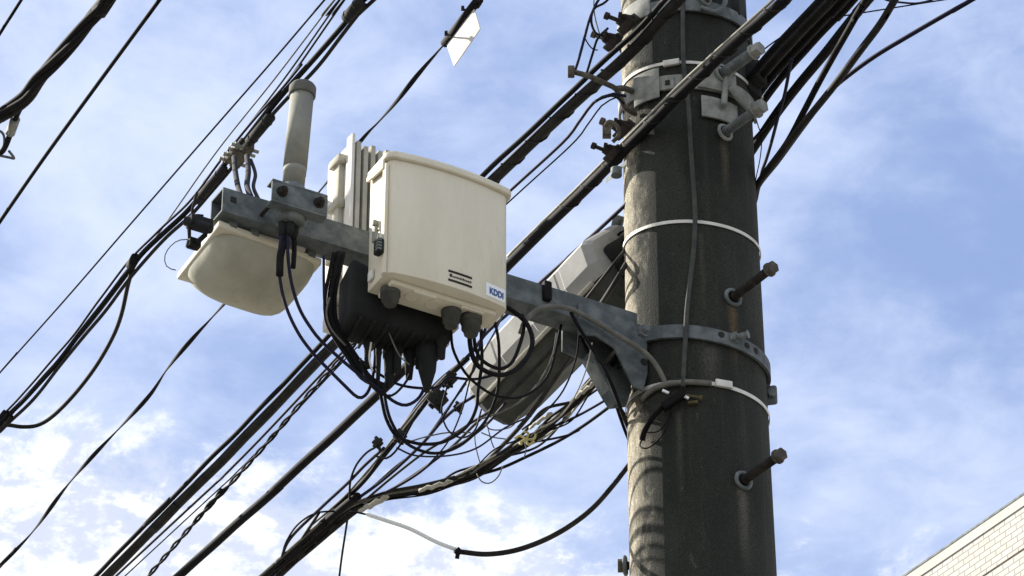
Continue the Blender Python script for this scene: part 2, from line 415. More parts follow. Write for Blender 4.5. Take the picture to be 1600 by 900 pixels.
# ---------------------------------------------------------------- top clamp with crossing bolts
def curved_plate(pxl, pxr, pyt, pyb, off, th, n=14, tilt=0.0):
    """plate hugging the pole between two columns"""
    m = MB(); vs = []
    for i in range(n+1):
        t = i/n; x = pxl+(pxr-pxl)*t
        for py, o in ((pyt, off), (pyt, off+th), (pyb, off+th), (pyb, off)):
            # arcs of constant height through the reference column
            q = on_pole(x, (pyt+pyb)/2, o)
            zr = z_at(V((0, PY-prad(5.5), 0)), py) + tilt*(q.x-PX)
            vs.append(V((q.x, q.y, zr)))
    fs = [(i*4+q, (i+1)*4+q, (i+1)*4+(q+1) % 4, i*4+(q+1) % 4) for i in range(n) for q in range(4)]
    fs += [(0, 3, 2, 1), (n*4, n*4+1, n*4+2, n*4+3)]
    return m.add(vs, fs)
ct = thing('pole_clamp', (PX, PY, z_at(POLE, 135)), 'galvanised pole clamp with curved plates and two long bolts under the thick cable', 'pole clamp', 'clamps round the pole')
m, zc = band(128, -.05, .14, .040, .004, .006, 170, 360); m.build('band', M_galv_l, ct)
m = curved_plate(990, 1030, 104, 150, .011, .004, tilt=-.05); m.build('plate', M_galv_l, ct, .001)
m = curved_plate(1090, 1150, 104, 138, .011, .005, tilt=-.05); m.build('plate', M_galv_l, ct, .001)
m = curved_plate(1096, 1152, 150, 182, .008, .006, tilt=-.05); m.build('plate', M_galv_l, ct, .001)
q = on_pole(1044, 131, .014); nr = V((q.x-PX, q.y-PY, 0)).normalized(); tg = ZU.cross(nr)
m = MB(); m.box(q, tg, nr, ZU, .028, .008, .034); pb = m.build('square_washer', M_galv_l, ct, .0015)
m = MB(); m.box(q+nr*.005, tg, nr, ZU, .011, .004, .013); m.build('hole', M_ink, pb)
def clamp_bolt(f, t, rr, hr, parent):
    d = (t-f).normalized(); m = MB(); m.tube([f, t], rr, 16)
    L_ = (t-f).length
    for k in range(int(L_/.008)): m.ring(f+d*(k*.008), d, rr, .0016, 16, 5)
    b = m.build('bolt', M_galv, parent)
    h = MB(); hexhead(h, t-d*.004, d, hr, .022); h.tube([t-d*.008, t-d*.003], hr*1.15, 18); h.build('nut', M_galv_l, b)
    h = MB(); h.ring((f+d*.004), d, rr*1.75, .0045, 24, 8); h.build('washer', M_galv_l, b)
fb = on_pole(1128, 116, .012); clamp_bolt(fb, on_z(1180, 80, fb.z+.004), .0125, .017, ct)
fb = on_pole(1131, 208, .010); clamp_bolt(fb, on_z(1184, 170, fb.z+.004), .0105, .018, ct)
# fork lug between the bolts
m = MB(); a = on_pole(1136, 118, .02); b = on_pole(1131, 165, .028); c = P(1150, 168, dp(168)-.17); d_ = P(1172, 172, dp(172)-.16)
m.tube(smooth_path([P(1146, 112, dp(112)-.17), a, P(1133, 142, dp(142)-.19), b], 6), .0075, 12)
m.tube(smooth_path([P(1140, 138, dp(138)-.19), P(1152, 152, dp(152)-.18), d_], 6), .008, 12)
m.build('fork_lug', M_galv_l, ct)
# black coupling behind the bolts, where the right-hand cables start
m = MB(); m.box(P(1176, 118, dp(118)-.06), V((.8, -.6, 0)), V((.6, .8, 0)), ZU, .055, .05, .06)
m.box(P(1170, 140, dp(140)-.04), V((.8, -.6, 0)), V((.6, .8, 0)), ZU, .04, .06, .04)
m.build('back_block', M_dark, ct, .006)

# upper clamp at the top edge of the picture
ct2 = thing('pole_clamp', (PX, PY, z_at(POLE, 5)), 'upper pole clamp with a bulging bolted bracket, cut by the top edge', 'pole clamp', 'clamps round the pole')
m, zc = band(8, -.05, .14, .034, .004, .007, 150, 372); m.build('band', M_galv, ct2)
m = curved_plate(975, 1015, -14, 16, .010, .004, tilt=-.05); m.build('plate', M_galv_l, ct2, .001)
m = MB(); m.tube(smooth_path([on_pole(1096, 12, .016), on_pole(1118, 18, .03), P(1132, 6, dp(6)-.19), P(1134, -14, dp(-14)-.18)], 8), .006, 10); m.build('loop_rod', M_galv, ct2)
fb = on_pole(1100, -2, .012); clamp_bolt(fb, on_z(1146, -28, fb.z), .010, .016, ct2)
m = MB(); m.box(P(1146, 22, dp(22)-.10), V((1, 0, 0)), V((0, 1, 0)), ZU, .03, .06, .05); m.box(P(1152, 44, dp(44)-.08), V((1, 0, 0)), V((0, 1, 0)), ZU, .02, .05, .06); m.build('back_block', M_dark, ct2, .006)

# hooked rod on the left of the pole
m = MB(); hp = [P(895, 112, dp(112)-.30), P(920, 119, dp(119)-.28), P(945, 130, dp(130)-.24), P(962, 139, dp(139)-.21), P(970, 155, dp(155)-.19), P(977, 168, dp(168)-.18), on_pole(992, 178, .006)]
m.tube(smooth_path(hp, 8), .0066, 12)
m.tube(smooth_path([hp[3], P(975, 138, dp(138)-.19), on_pole(988, 143, .006)], 5), .0075, 12)
ht = thing('cable_hook', hp[-1], 'galvanised hooked rod reaching left from the pole, rusty round tip', 'hook')
m.build('rod', M_rust_l, ht)
m = MB(); m.tube([hp[0]-V((.012, 0, 0)), hp[0]+V((.004, 0, 0))], .015, 18); m.build('tip', M_rust_l, ht, .002)

# ---------------------------------------------------------------- arm bracket
T = .062
at = thing('support_arm', ARM_PT, 'grey galvanised square steel arm clamped to the pole, open at its left end', 'support arm')
TIP = on_arm(349, 292, T/2); TIP.z -= T/2        # top front edge of the left end
TIP = TIP-NR*(T/2)
AEND = TIP + AX*((on_arm(985, 515, 0)-TIP).dot(AX))
AZ = TIP.z
m = MB(); w = .004
def sq(c, h): return [c+NR*h-ZU*h, c+NR*h+ZU*h, c-NR*h+ZU*h, c-NR*h-ZU*h]
o_ = sq(TIP, T/2)+sq(AEND, T/2); i_ = sq(TIP, T/2-w)+sq(AEND, T/2-w)
m.add(o_+i_, [(k, (k+1) % 4, 4+(k+1) % 4, 4+k) for k in range(4)] + [(8+(k+1) % 4, 8+k, 12+k, 12+(k+1) % 4) for k in range(4)] +
      [((k+1) % 4, k, 8+k, 8+(k+1) % 4) for k in range(4)] + [(4+k, 4+(k+1) % 4, 12+(k+1) % 4, 12+k) for k in range(4)])
armo = m.build('tube', M_arm, at)
q = on_arm(365, 312, T/2+.001); m = MB(); m.box(q, AX, NR, ZU, .013, .002, .013); m.build('hole', M_ink, armo)
# broad end channel next to the pole
def armx(px, t=0, z=0.0):   # point of the arm's axis seen in column px
    r = ray(px, 450); best = on_plane(px, 400, TIP, NR)
    lo_, hi_ = 200, 700
    for _ in range(40):
        mid = (lo_+hi_)/2; zz = on_plane(px, mid, TIP, NR).z
        if zz > AZ: lo_ = mid
        else: hi_ = mid
    return on_plane(px, mid, TIP, NR) + NR*t + ZU*z
pl = T/2+.002
g_ = [on_arm(x, y, pl) for x, y in [(902, 474), (985, 503), (1009, 514), (1010, 585), (1003, 612), (988, 606), (958, 545), (930, 526), (902, 524)]]
m = MB(); m.prism(g_, NR*.006)
gp = m.build('gusset_plate', M_arm, at, .0012)
g_ = [on_arm(x, y, pl) for x, y in [(902, 474), (985, 503), (1009, 514), (1010, 590), (1002, 614), (978, 617), (966, 598), (934, 540), (902, 527)]]
m = MB(); m.prism([p-NR*(T+.010) for p in g_], NR*.006); m.build('gusset_plate', M_arm, at, .0012)
hc = on_arm(992, 578, 0); hc = hc+NR*(pl+.0075-(hc-TIP).dot(NR))
m = MB(); m.cyl(hc, hc+NR*.001, .0085); m.build('hole', M_ink, gp)
wa, wb = g_[7]-NR*.030, g_[6]-NR*.030; wn2 = (wb-wa).cross(NR).normalized()*.006
m = MB(); m.hexa([wa, wb, wb-NR*(T-.024), wa-NR*(T-.024), wa+wn2, wb+wn2, wb-NR*(T-.024)+wn2, wa-NR*(T-.024)+wn2]); m.build('brace_web', M_arm, at)
wa, wb = g_[6]-NR*.030, g_[5]-NR*.030; wn2 = (wb-wa).cross(NR).normalized()*.006
m = MB(); m.hexa([wa, wb, wb-NR*(T-.024), wa-NR*(T-.024), wa+wn2, wb+wn2, wb-NR*(T-.024)+wn2, wa-NR*(T-.024)+wn2]); m.build('brace_web', M_arm, at)
m, zc = band(522, -.16, .10, .034, .003, .008, 155, 385); m.build('pole_band', M_arm, at)
bz = zc
for (x, y) in ((1127, 523), (1167, 540), (1181, 548)):
    q = on_pole(x, y, .0113); nr = V((q.x-PX, q.y-PY, 0)).normalized(); m = MB(); m.cyl(q, q+nr*.0012, .0078, n=18); m.build('hole', M_ink, at)
q = on_pole(1148, 528, .012); m = MB(); nr = V((q.x-PX, q.y-PY, 0)).normalized(); dd = (nr*.6+V((.7, 0, 0))).normalized()
hexhead(m, q-dd*.006, dd, .014, .012); m.tube([q, q+dd*.032], .0075, 12); hexhead(m, q+dd*.030, dd, .010, .004); m.build('bolt', M_galv, at)
q = P(1003, 520, dp(520)-.19); m = MB(); hexhead(m, q, NR, .016, .012); m.tube([q, q+NR*.026], .008, 12); m.build('bolt', M_arm, at)
m = MB(); e = P(1203, 618, dp(618)+.02); m.box(e, V((1, -.25, 0)).normalized(), V((.25, 1, 0)).normalized(), ZU, .034, .012, .05); m.build('band_ear', M_arm, at, .008, 3)
m = MB(); hexhead(m, e+V((.004, -.007, 0)), V((0, -1, 0)), .010, .009); m.build('bolt', M_galv, at)
m = MB(); q = P(898, 476, dp(500)-.28); m.box(armx(842, pl+.004, .012), AX, NR, ZU, .02, .016, .05); m.build('cable_tie', M_blk, at, .004)

# ---------------------------------------------------------------- rod antenna on the arm
az0 = on_arm(452, 352, .085); ax_top = on_plane(473, 139, az0+V((0, 0, 0)), NR)
adir = (ax_top-az0).normalized()
nt_ = thing('rod_antenna', az0, 'grey upright cylindrical rod antenna with a rounded cap, clamped to the arm', 'antenna')
mid = on_plane(459, 282, az0, NR)
rr_ = 19.5*7.15/FPX
m = MB(); m.tube([mid-adir*.03, mid+adir*.015, mid+adir*.016, mid+adir*.03], [rr_*.94]*2+[rr_*.98]*2, 40); m.tube([mid+adir*.03, ax_top-adir*.02], rr_, 40); m.build('tube', M_ant, nt_)
m = MB(); m.tube([ax_top-adir*.022, ax_top-adir*.018, ax_top+adir*.002, ax_top+adir*.0075, ax_top+adir*.010], [rr_*1.10, rr_*1.15, rr_*1.15, rr_*1.02, rr_*.7], 40); m.build('cap', mat('dark_grey_cap', (.10, .10, .085), .6, 0, (.15, .15, .13), 20), nt_)
m = MB(); m.tube([az0+adir*.002, az0+adir*.008, az0+adir*.05, az0+adir*.055, mid-adir*.02], [rr_*.95, rr_*1.25, rr_*1.25, rr_*1.0, rr_*1.0], 32); m.build('collar', M_galv, nt_)
m = MB()
for k in range(3):
    c_ = az0+AX*(.014*(k-1))+NR*(.006*(1 if k == 1 else -.5)); m.tube([c_+adir*.01, c_-adir*.012, c_-adir*.03], [.009, .0095, .006], 14)
m.build('connector', M_dark, nt_)
# clamp channel
cA = on_arm(428, 286, .125); cB = on_arm(512, 318, .125); zc1 = (cA.z+cB.z)/2
cc = (cA+cB)/2; cc.z = AZ+.052+.004
cc = on_arm(468, 310, .128)
m = MB(); Lc = (on_arm(512, 320, .128)-on_arm(425, 296, .128)).dot(AX)
m.box(cc, AX, NR, ZU, Lc, .006, .046); m.box(cc+ZU*.026-NR*.012, AX, NR, ZU, Lc, .03, .006); m.box(cc-ZU*.026-NR*.012, AX, NR, ZU, Lc, .03, .006)
cl = m.build('clamp_channel', M_arm, nt_, .0015)
for s in (-1, 1):
    q = cc+AX*(s*Lc*.33)+NR*.003
    m = MB(); m.cyl(q, q+NR*.003, .0125, n=18); hexhead(m, q+NR*.003, NR, .010, .010); m.tube([q-NR*.14, q+NR*.02], .0045, 10); m.build('bolt', M_rust, cl)

# ---------------------------------------------------------------- domed antenna under the arm
FZ = AZ-T/2-.020
def fl(px, py): return on_z(px, py, FZ)
c1_ = fl(342, 350); c2_ = fl(503, 411); c3_ = fl(440, 482); c4_ = fl(276, 434)
dt = thing('dome_antenna', (c1_+c3_)/2, 'beige domed antenna housing with a square flange hanging under the arm', 'antenna')
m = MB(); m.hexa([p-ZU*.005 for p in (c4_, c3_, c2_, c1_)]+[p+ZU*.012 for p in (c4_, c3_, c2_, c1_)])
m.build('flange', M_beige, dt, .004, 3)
m = MB(); cen = (c1_+c2_+c3_+c4_)/4; nU = 40; nV = 14; vs = []
u_ = ((c2_-c1_)+(c3_-c4_))/4; v_ = ((c4_-c1_)+(c3_-c2_))/4
for j in range(nV+1):
    t = j/nV; ph = t*math.pi/2
    sc = .97*math.cos(ph)**.95 if j < nV else 0.0; dz = -.078*math.sin(ph)**1.15
    for i in range(nU):
        a = 2*math.pi*i/nU; ca, sa = math.cos(a), math.sin(a)
        k = 6.5-4.4*t                               # squarish at the flange, round at the tip
        r = (abs(ca)**k+abs(sa)**k)**(-1/k)
        vs.append(cen+u_*(r*ca*sc)+v_*(r*sa*sc)+ZU*(dz-.004) + u_*(.10*t))
m.add(vs, [(j*nU+i, j*nU+(i+1) % nU, (j+1)*nU+(i+1) % nU, (j+1)*nU+i) for j in range(nV) for i in range(nU)], True)
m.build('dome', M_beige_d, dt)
for q, s in ((c1_.lerp(c2_, .1), 1), (c1_.lerp(c2_, .33), 1), (c1_.lerp(c2_, .68), 1), (c1_.lerp(c2_, .93), 1)):
    b = MB(); b.box(q+ZU*.018+(cen-q)*.08, AX, NR, ZU, .02, .02, .026); b.build('mounting_lug', M_galv if s else M_beige, dt, .002)
m = MB(); m.box((c1_+c2_)/2+ZU*.021+(cen-(c1_+c2_)/2)*.45, AX, NR, ZU, .17, .09, .02); m.build('mounting_rail', M_white, dt, .003)
m = MB(); q = P(312, 350, 7.15); m.box(q, AX, NR, ZU, .05, .03, .022); m.tube([P(290, 345, 7.15), P(330, 358, 7.12)], .011, 12); m.tube([P(296, 352, 7.14), P(296, 372, 7.14)], .004, 8)
m.box(P(303, 381, 7.16), AX, ZU, NR, .026, .02, .02); m.tube([P(297, 388, 7.16), P(300, 376, 7.16)], .011, 12); m.tube([P(322, 366, 7.14), P(308, 378, 7.15)], .006, 8)
m.build('connector_block', M_dark, dt, .003)

# ---------------------------------------------------------------- beige cabinet
FL = on_arm(609, 240, .235); ZT = FL.z
FR = on_z(795, 301, ZT)
BLt = on_z(577, 281, ZT)
ZB = z_at(FL, 424)
FR_ = FR; W_ = (FR-FL); W_.z = 0; wl = W_.length; wd = W_/wl; wn = V((wd.y, -wd.x, 0))
if wn.y > 0: wn = -wn
BLb = on_z(574, 457, ZB); side = BLb-FL; side.z = 0
BULGE = .016
def front(u, v, off=0.0):      # u 0..1 left-right, v 0..1 bottom-top
    b = BULGE*(1-(2*u-1)**2)
    p = FL+W_*u+wn*(b+off); p = V((p.x, p.y, ZB+(ZT-ZB)*v)); return p
bt_ = thing('equipment_cabinet', (FL+FR)/2+side/2+ZU*(ZB-ZT), 'large beige metal cabinet with a curved lid and a blue lettered label', 'equipment cabinet')
def plan(off, n=18):
    pts = []
    rc = .014
    for i in range(n+1):
        u = i/n; b = BULGE*(1-(2*u-1)**2)
        e_ = 0
        d = min(u, 1-u)*wl
        if d < rc: e_ = rc-math.sqrt(max(0, rc*rc-(rc-d)**2))
        pts.append(FL+W_*u+wn*(b+off-e_)+wd*(off*(2*u-1)))
    # extra samples in the corners
    R_ = FR+side; L_ = FL+side
    pts += [R_+wd*off-wn*off*0, L_-wd*off]
    return pts
def plan_fine(off):
    us = [0, .008, .02, .035, .05]+[.05+.9*i/16 for i in range(1, 16)]+[.95, .965, .98, .992, 1]
    pts = []; rc = .016
    for u in us:
        b = BULGE*(1-(2*u-1)**2); d = min(u, 1-u)*wl; e_ = rc-math.sqrt(max(0, rc*rc-(rc-d)**2)) if d < rc else 0
        pts.append(FL+W_*u+wn*(b+off-e_)+wd*(off*(2*u-1)))
    pts += [FR+side+wd*off, FL+side-wd*off]
    return pts
def flatz(pts, z): return [V((p.x, p.y, z)) for p in pts]
m = MB(); m.prism(flatz(plan_fine(0), ZB), ZU*(ZT-ZB-.012)); body = m.build('body', M_beige, bt_, .0025, 2)
m = MB(); m.prism(flatz(plan_fine(.008), ZT-.012), ZU*.016); m.prism(flatz(plan_fine(.001), ZT+.0042), ZU*.007)
lid = m.build('lid', M_beige, bt_, .004, 3)
# visor flap of the lid on the left side
sdir = side.normalized()
m = MB(); q0 = FL-wd*.004; q1 = FL+side-wd*.004
q0 = V((q0.x, q0.y, 0)); q1 = V((q1.x, q1.y, 0))
m.prism([q0+sdir*.012+ZU*(ZT-.010), q0+sdir*.012+ZU*(ZT-.035), q0+sdir*.05+ZU*(ZT-.030), q1+ZU*(ZT-.022), q1+ZU*(ZT-.010)], -wd*.006)
m.build('side_flap', M_beige, lid, .0015)
# door edge bead along the left front corner
m = MB(); q0 = FL+side*.12-wd*.003
m.box(V((q0.x, q0.y, (ZT+ZB)/2-.012)), sdir, wd, ZU, .016, .008, (ZT-ZB)*.93); m.build('door_edge', M_beige, bt_, .002)
# hinge blocks and latch, padlock
q = FL+side*.55-wd*.006
lz = z_at(FL, 350)
m = MB(); m.box(V((q.x, q.y, lz)), sdir, wd, ZU, .016, .008, .035); m.box(V((q.x, q.y, lz+.03)), sdir, wd, ZU, .009, .012, .014); m.build('latch', M_galv_l, bt_, .002)
pk = on_plane(592, 386, q-wd*.010, wd) 
pt_ = thing('padlock', pk, 'small black combination padlock hanging from the left side of the cabinet', 'padlock')
m = MB(); m.box(pk, sdir, wd, ZU, .024, .016, .036); lb = m.build('body', M_dark, pt_, .004, 3)
m = MB()
for k in range(4): m.box(pk+ZU*(.011-.0075*k)+(-sdir)*.008-wd*.0045, sdir, wd, ZU, .012, .010, .0045)
m.build('number_wheel', M_galv, lb, .001)
m = MB(); m.tube(smooth_path([pk+ZU*.016-sdir*.007, pk+ZU*.030-sdir*.007, pk+ZU*.037, pk+ZU*.030+sdir*.007, pk+ZU*.016+sdir*.007], 6), .0022, 8); m.build('shackle', M_strap, pt_)
m = MB(); q = FL+side*.75-wd*.004; m.box(V((q.x, q.y, ZB+.028)), sdir, wd, ZU, .022, .006, .024); m.build('hinge_plate', M_white, bt_, .002)
# bottom rim and cable entries
m = MB(); cb = (FL+FR)/2+side*.55; cb.z = ZB-.006
m.box(cb, wd, side.normalized(), ZU, wl*.86, side.length*.72, .012); m.build('bottom_plate', M_beige, bt_, .003)
def bot(px, py): return on_z(px, py, ZB-.010)
def gland(px, py, r, l, mt=M_grey, parent=None):
    q = bot(px, py); m = MB()
    m.tube([q+ZU*.004, q, q-ZU*l*.35, q-ZU*l*.36, q-ZU*l*.7, q-ZU*l*.72, q-ZU*l], [r*1.15, r*1.15, r*1.15, r, r, r*.85, r*.7], 22)
    m.build('cable_gland', M_gland, bt_); return q-ZU*l
M_gland = mat('grey_rubber', (.045, .048, .04), .6, 0, (.08, .08, .066), 30, .1)
g1 = gland(610, 455, .019, .035); g2 = gland(705, 485, .019, .042); g3 = gland(736, 494, .021, .048)
for (x, y) in ((645, 462), (676, 474)):
    q = bot(x, y); m = MB(); m.ring(q-ZU*.002, ZU, .015, .0022, 26, 8); m.cyl(q-ZU*.003, q+ZU*.003, .0135, n=24); m.build('blanking_plug', M_beige, bt_)
for (x, y) in ((664, 459), (738, 483)):
    q = bot(x, y); m = MB(); m.box(q-ZU*.003, wd, side.normalized(), ZU, .055, .008, .006); m.build('drain_lip', M_beige, bt_, .001)
# labels
def curved_card(u0, u1, v0, v1, off, matl, name, parent, n=8):
    m = MB(); vs = []
    for i in range(n+1):
        u = u0+(u1-u0)*i/n
        vs += [front(u, v0, .0002), front(u, v0, off), front(u, v1, off), front(u, v1, .0002)]
    fs = [(i*4+q, (i+1)*4+q, (i+1)*4+(q+1) % 4, i*4+(q+1) % 4) for i in range(n) for q in range(4)]+[(0, 3, 2, 1), (n*4, n*4+1, n*4+2, n*4+3)]
    m.add(vs, fs); return m.build(name, matl, parent)
def text_mesh(s, u0, u1, v0, v1, off, matl, name, parent, bold=0.0):
    cu = bpy.data.curves.new('t', 'FONT'); cu.body = s; cu.offset = bold; cu.space_character = 1.0; cu.resolution_u = 4
    to = bpy.data.objects.new('t', cu); C.objects.link(to); bpy.context.view_layer.update()
    dg = bpy.context.evaluated_depsgraph_get(); me = bpy.data.meshes.new_from_object(to.evaluated_get(dg))
    bpy.data.objects.remove(to); bpy.data.curves.remove(cu)
    xs = [v.co.x for v in me.vertices]; ys = [v.co.y for v in me.vertices]; x0, x1, y0, y1 = min(xs), max(xs), min(ys), max(ys)
    w = wloc(parent)
    for v in me.vertices:
        v.co = front(u0+(u1-u0)*(v.co.x-x0)/(x1-x0), v0+(v1-v0)*(v.co.y-y0)/(y1-y0), off)-w
    me.materials.append(matl); o = bpy.data.objects.new(name, me); C.objects.link(o); o.parent = parent; return o
lc = curved_card(.790, .962, .034, .142, .0010, M_label, 'name_label', body); lc['label'] = 'small white label with blue letters'
text_mesh('KDDI', .820, .946, .056, .110, .0022, M_logo, 'lettering', bt_, .035)
pc = curved_card(.468, .665, .118, .134, .0014, M_ink, 'maker_bar', body); curved_card(.468, .665, .044, .060, .0014, M_ink, 'maker_bar', body)
m = MB()
x = .478
k = 0
while x < .655:
    w_ = .020 if k == 0 else random.uniform(.006, .011); hh = .024 if k == 0 else random.uniform(.012, .020)
    m.add([front(x, .080, .0012), front(x+w_, .080, .0012), front(x+w_, .080+hh, .0012), front(x, .080+hh, .0012)], [(0, 1, 2, 3)])
    x += w_+.0035; k += 1
m.build('maker_mark', M_ink, body)

# ---------------------------------------------------------------- finned radio unit behind the arm
RFL = on_arm(557, 212, -.10+.05); RZT = RFL.z
RB = on_z(512, 258, RZT); rs_ = RB-RFL; rs_.z = 0
RW = AX*.27; RZB = z_at(RB, 520)
rt = thing('radio_unit', RFL+RW/2+rs_/2+ZU*(RZB-RZT), 'tall pale radio unit with vertical cooling fins, mostly hidden behind the beige cabinet', 'radio unit')
def rp(s, t, z): return V((RFL.x, RFL.y, 0))+AX*s+rs_*t+ZU*z
m = MB(); m.hexa([rp(0, 0.32, RZB), rp(.27, .32, RZB), rp(.27, 1, RZB), rp(0, 1, RZB), rp(0, .32, RZT), rp(.27, .32, RZT), rp(.27, 1, RZT), rp(0, 1, RZT)])
rbody = m.build('body', M_white, rt, .004)
m = MB(); nf = 15
for k in range(nf):
    s = .008+.254*k/(nf-1)
    top = RZT-(.012 if k % 2 == 0 else .020)
    m.box(V((0, 0, 0))+rp(s, .17, (top+RZB)/2+.01), AX, rs_.normalized(), ZU, .0105, rs_.length*.33, top-RZB-.02)
m.build('cooling_fins', M_fin, rt)
m = MB(); m.box(rp(-.006, .10, (RZT+RZB)/2), AX, rs_.normalized(), ZU, .008, rs_.length*.20, RZT-RZB+.012); m.build('side_rail', M_white, rt, .002)
m = MB(); m.box(rp(-.008, .47, (RZT+RZB)/2-.012), AX, rs_.normalized(), ZU, .014, rs_.length*.20, RZT-RZB-.02)
for zz in (.04, .16, .30, .42): m.box(rp(-.012, .47, RZT-zz), AX, rs_.normalized(), ZU, .02, rs_.length*.36, .02)
m.build('side_bracket', M_fin, rt, .002)
m = MB(); m.box(rp(.05, .02, AZ), AX, rs_.normalized(), ZU, .06, .05, .09); m.build('mounting_foot', M_galv_l, rt, .003)

# ---------------------------------------------------------------- dark power unit under the cabinet
DZ = ZB-.055
d1_ = on_z(548, 490, DZ); d2_ = on_z(708, 536, DZ); d3_ = on_z(676, 566, DZ); d4_ = on_z(525, 534, DZ)
dt2 = thing('power_unit', (d1_+d3_)/2, 'black boxy power unit with hanging connectors beneath the beige cabinet', 'power unit')
hz = .15
m = MB(); m.hexa([d1_, d2_, d3_, d4_]+[p+ZU*(hz if i in (0, 3) else hz*.55) for i, p in enumerate((d1_, d2_, d3_, d4_))]); du = m.build('body', M_dark, dt2, .014, 3)
m = MB(); c_ = (d1_+d2_)/2*.5+(d3_+d4_)/2*.5
for k in range(7):
    a = d1_.lerp(d2_, .1+.13*k); b = d4_.lerp(d3_, .1+.13*k); m.tube([a-ZU*.002, b-ZU*.002], .004, 8)
m.build('ribs', M_dark, du)
boots = [(592, 538, 602, .006, .004), (609, 545, 604, .0125, .008), (622, 540, 582, .009, .008), (640, 548, 592, .011, .007), (656, 545, 575, .010, .009), (668, 542, 612, .021, .006), (690, 534, 560, .010, .008), (575, 530, 575, .008, .006)]
for (x, y0, y1, r0, r1) in boots:
    p = on_z(x, y0, DZ); z1 = z_at(p, y1); m = MB(); q = V((p.x, p.y, z1)); L_ = p.z-z1
    m.tube([p+ZU*.01, p-ZU*L_*.25, p-ZU*L_*.28, p-ZU*L_*.55, q], [r0*1.2, r0*1.2, r0, r0*.9, r1], 16); m.build('connector_boot', M_dark, dt2)

# ---------------------------------------------------------------- long splice closure behind the arm
CZ = P(860, 505, dp(505)+.42).z
ca0 = on_z(978, 405, CZ); ca1 = on_z(778, 612, CZ); cdir = (ca1-ca0).normalized(); CL = (ca1-ca0).length
cs_ = V((cdir.y, -cdir.x, 0))
if cs_.x > 0: cs_ = -cs_      # sideways, towards the upper left of the view
PHI = math.radians(42); UU = ZU*math.cos(PHI)+cs_*math.sin(PHI); SS = cs_*math.cos(PHI)-ZU*math.sin(PHI)
sc_t = thing('splice_closure', (ca0+ca1)/2, 'long grey angular splice closure slung behind the arm', 'splice closure')
def prof(t, k=1.0):
    top = [(1.0, -.02), (.97, .34), (.74, .80), (.60, .86), (-.60, .86), (-.74, .80), (-.97, .34), (-1.0, -.02)]
    return [(x*k, z*k) for x, z in top]
def hull(prf, ts, ks, Wd, Hh, name, matl):
    m = MB(); n = len(prf); vs = []
    for t, k in zip(ts, ks):
        c = ca0+cdir*(CL*t)
        for x, z in prf: vs.append(c+SS*(x*Wd*k)+UU*(z*Hh*(k if k < .97 else 1)))
    mm = len(ts); fs = [(i*n+q, i*n+(q+1) % n, (i+1)*n+(q+1) % n, (i+1)*n+q) for i in range(mm-1) for q in range(n)]
    fs += [tuple(range(n))[::-1], tuple((mm-1)*n+i for i in range(n))]
    m.add(vs, fs); return m.build(name, matl, sc_t)
ts = [0, .015, .03, .035, .20, .21, .235, .245, .45, .46, .485, .495, .70, .71, .735, .745, .9, .96, 1.0]
ks = [.84, .93, .985, 1, 1, .975, .975, 1, 1, .975, .975, 1, 1, .975, .975, 1, 1, .98, .86]
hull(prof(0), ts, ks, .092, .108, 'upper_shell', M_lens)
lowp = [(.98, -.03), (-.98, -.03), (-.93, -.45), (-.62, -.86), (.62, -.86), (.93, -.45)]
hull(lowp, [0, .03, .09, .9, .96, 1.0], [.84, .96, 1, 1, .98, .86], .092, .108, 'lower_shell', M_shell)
m = MB()
for s in (-1, 1): m.box((ca0+ca1)/2+SS*(s*.096)-UU*.002, cdir, SS, UU, CL*.88, .012, .010)
m.build('rim', M_fin, sc_t, .002)
for k in range(4):
    for s in (-1,):
        m = MB(); m.box(ca0+cdir*(CL*(.15+.22*k))+SS*(s*.100)-UU*.002, cdir, SS, UU, .022, .010, .030); m.build('clip', M_galv, sc_t, .003)
m = MB(); q = ca0-cdir*.012; m.box(q, cdir, SS, UU, .03, .09, .10); m.build('end_cap', M_dark, sc_t, .01)
m = MB(); m.tube([P(958, 346, dp(346)+.1), P(972, 350, dp(350)+.1)], .018, 14); m.tube([P(962, 350, dp(346)+.1), ca0+ZU*.08], .006, 8); m.build('hanger', M_galv, sc_t)

# ---------------------------------------------------------------- cables
def extend(pts, e0, e1):
    p = list(pts)
    if e0: p = [p[0]+(p[0]-p[1]).normalized()*e0]+p
    if e1: p = p+[p[-1]+(p[-1]-p[-2]).normalized()*e1]
    return p
def H(pxs, ref, e0=0, e1=0):      # level cable: height from a reference point near the pole
    z = P(ref[0], ref[1], dp(ref[1])+ref[2]).z
    pts = [on_z(x, y, z) for x, y in pxs]; return extend(pts, e0, e1)
def A(pxs, t0, t1=None, e0=0, e1=0):   # loop hanging in a plane parallel to the arm
    t1 = t0 if t1 is None else t1; n = len(pxs)-1
    return extend([on_arm(x, y, t0+(t1-t0)*i/n) for i, (x, y) in enumerate(pxs)], e0, e1)
def R_(w, py=300, off=0): return w/2*(dp(py)+off)/FPX
K = {'b': M_blk, 'd': M_blk2, 'u': M_blue, 'g': M_grey, 's': M_steelw, 'w': M_white, 'l': M_label, 'p': M_fin}
def cab(pts, w, mk, label, group=None, d=8.0, **kw):
    return cable_obj(pts, w/2*d/FPX, K[mk], label, group, **kw)
GT = 'overhead trunk cables passing in front of the pole'
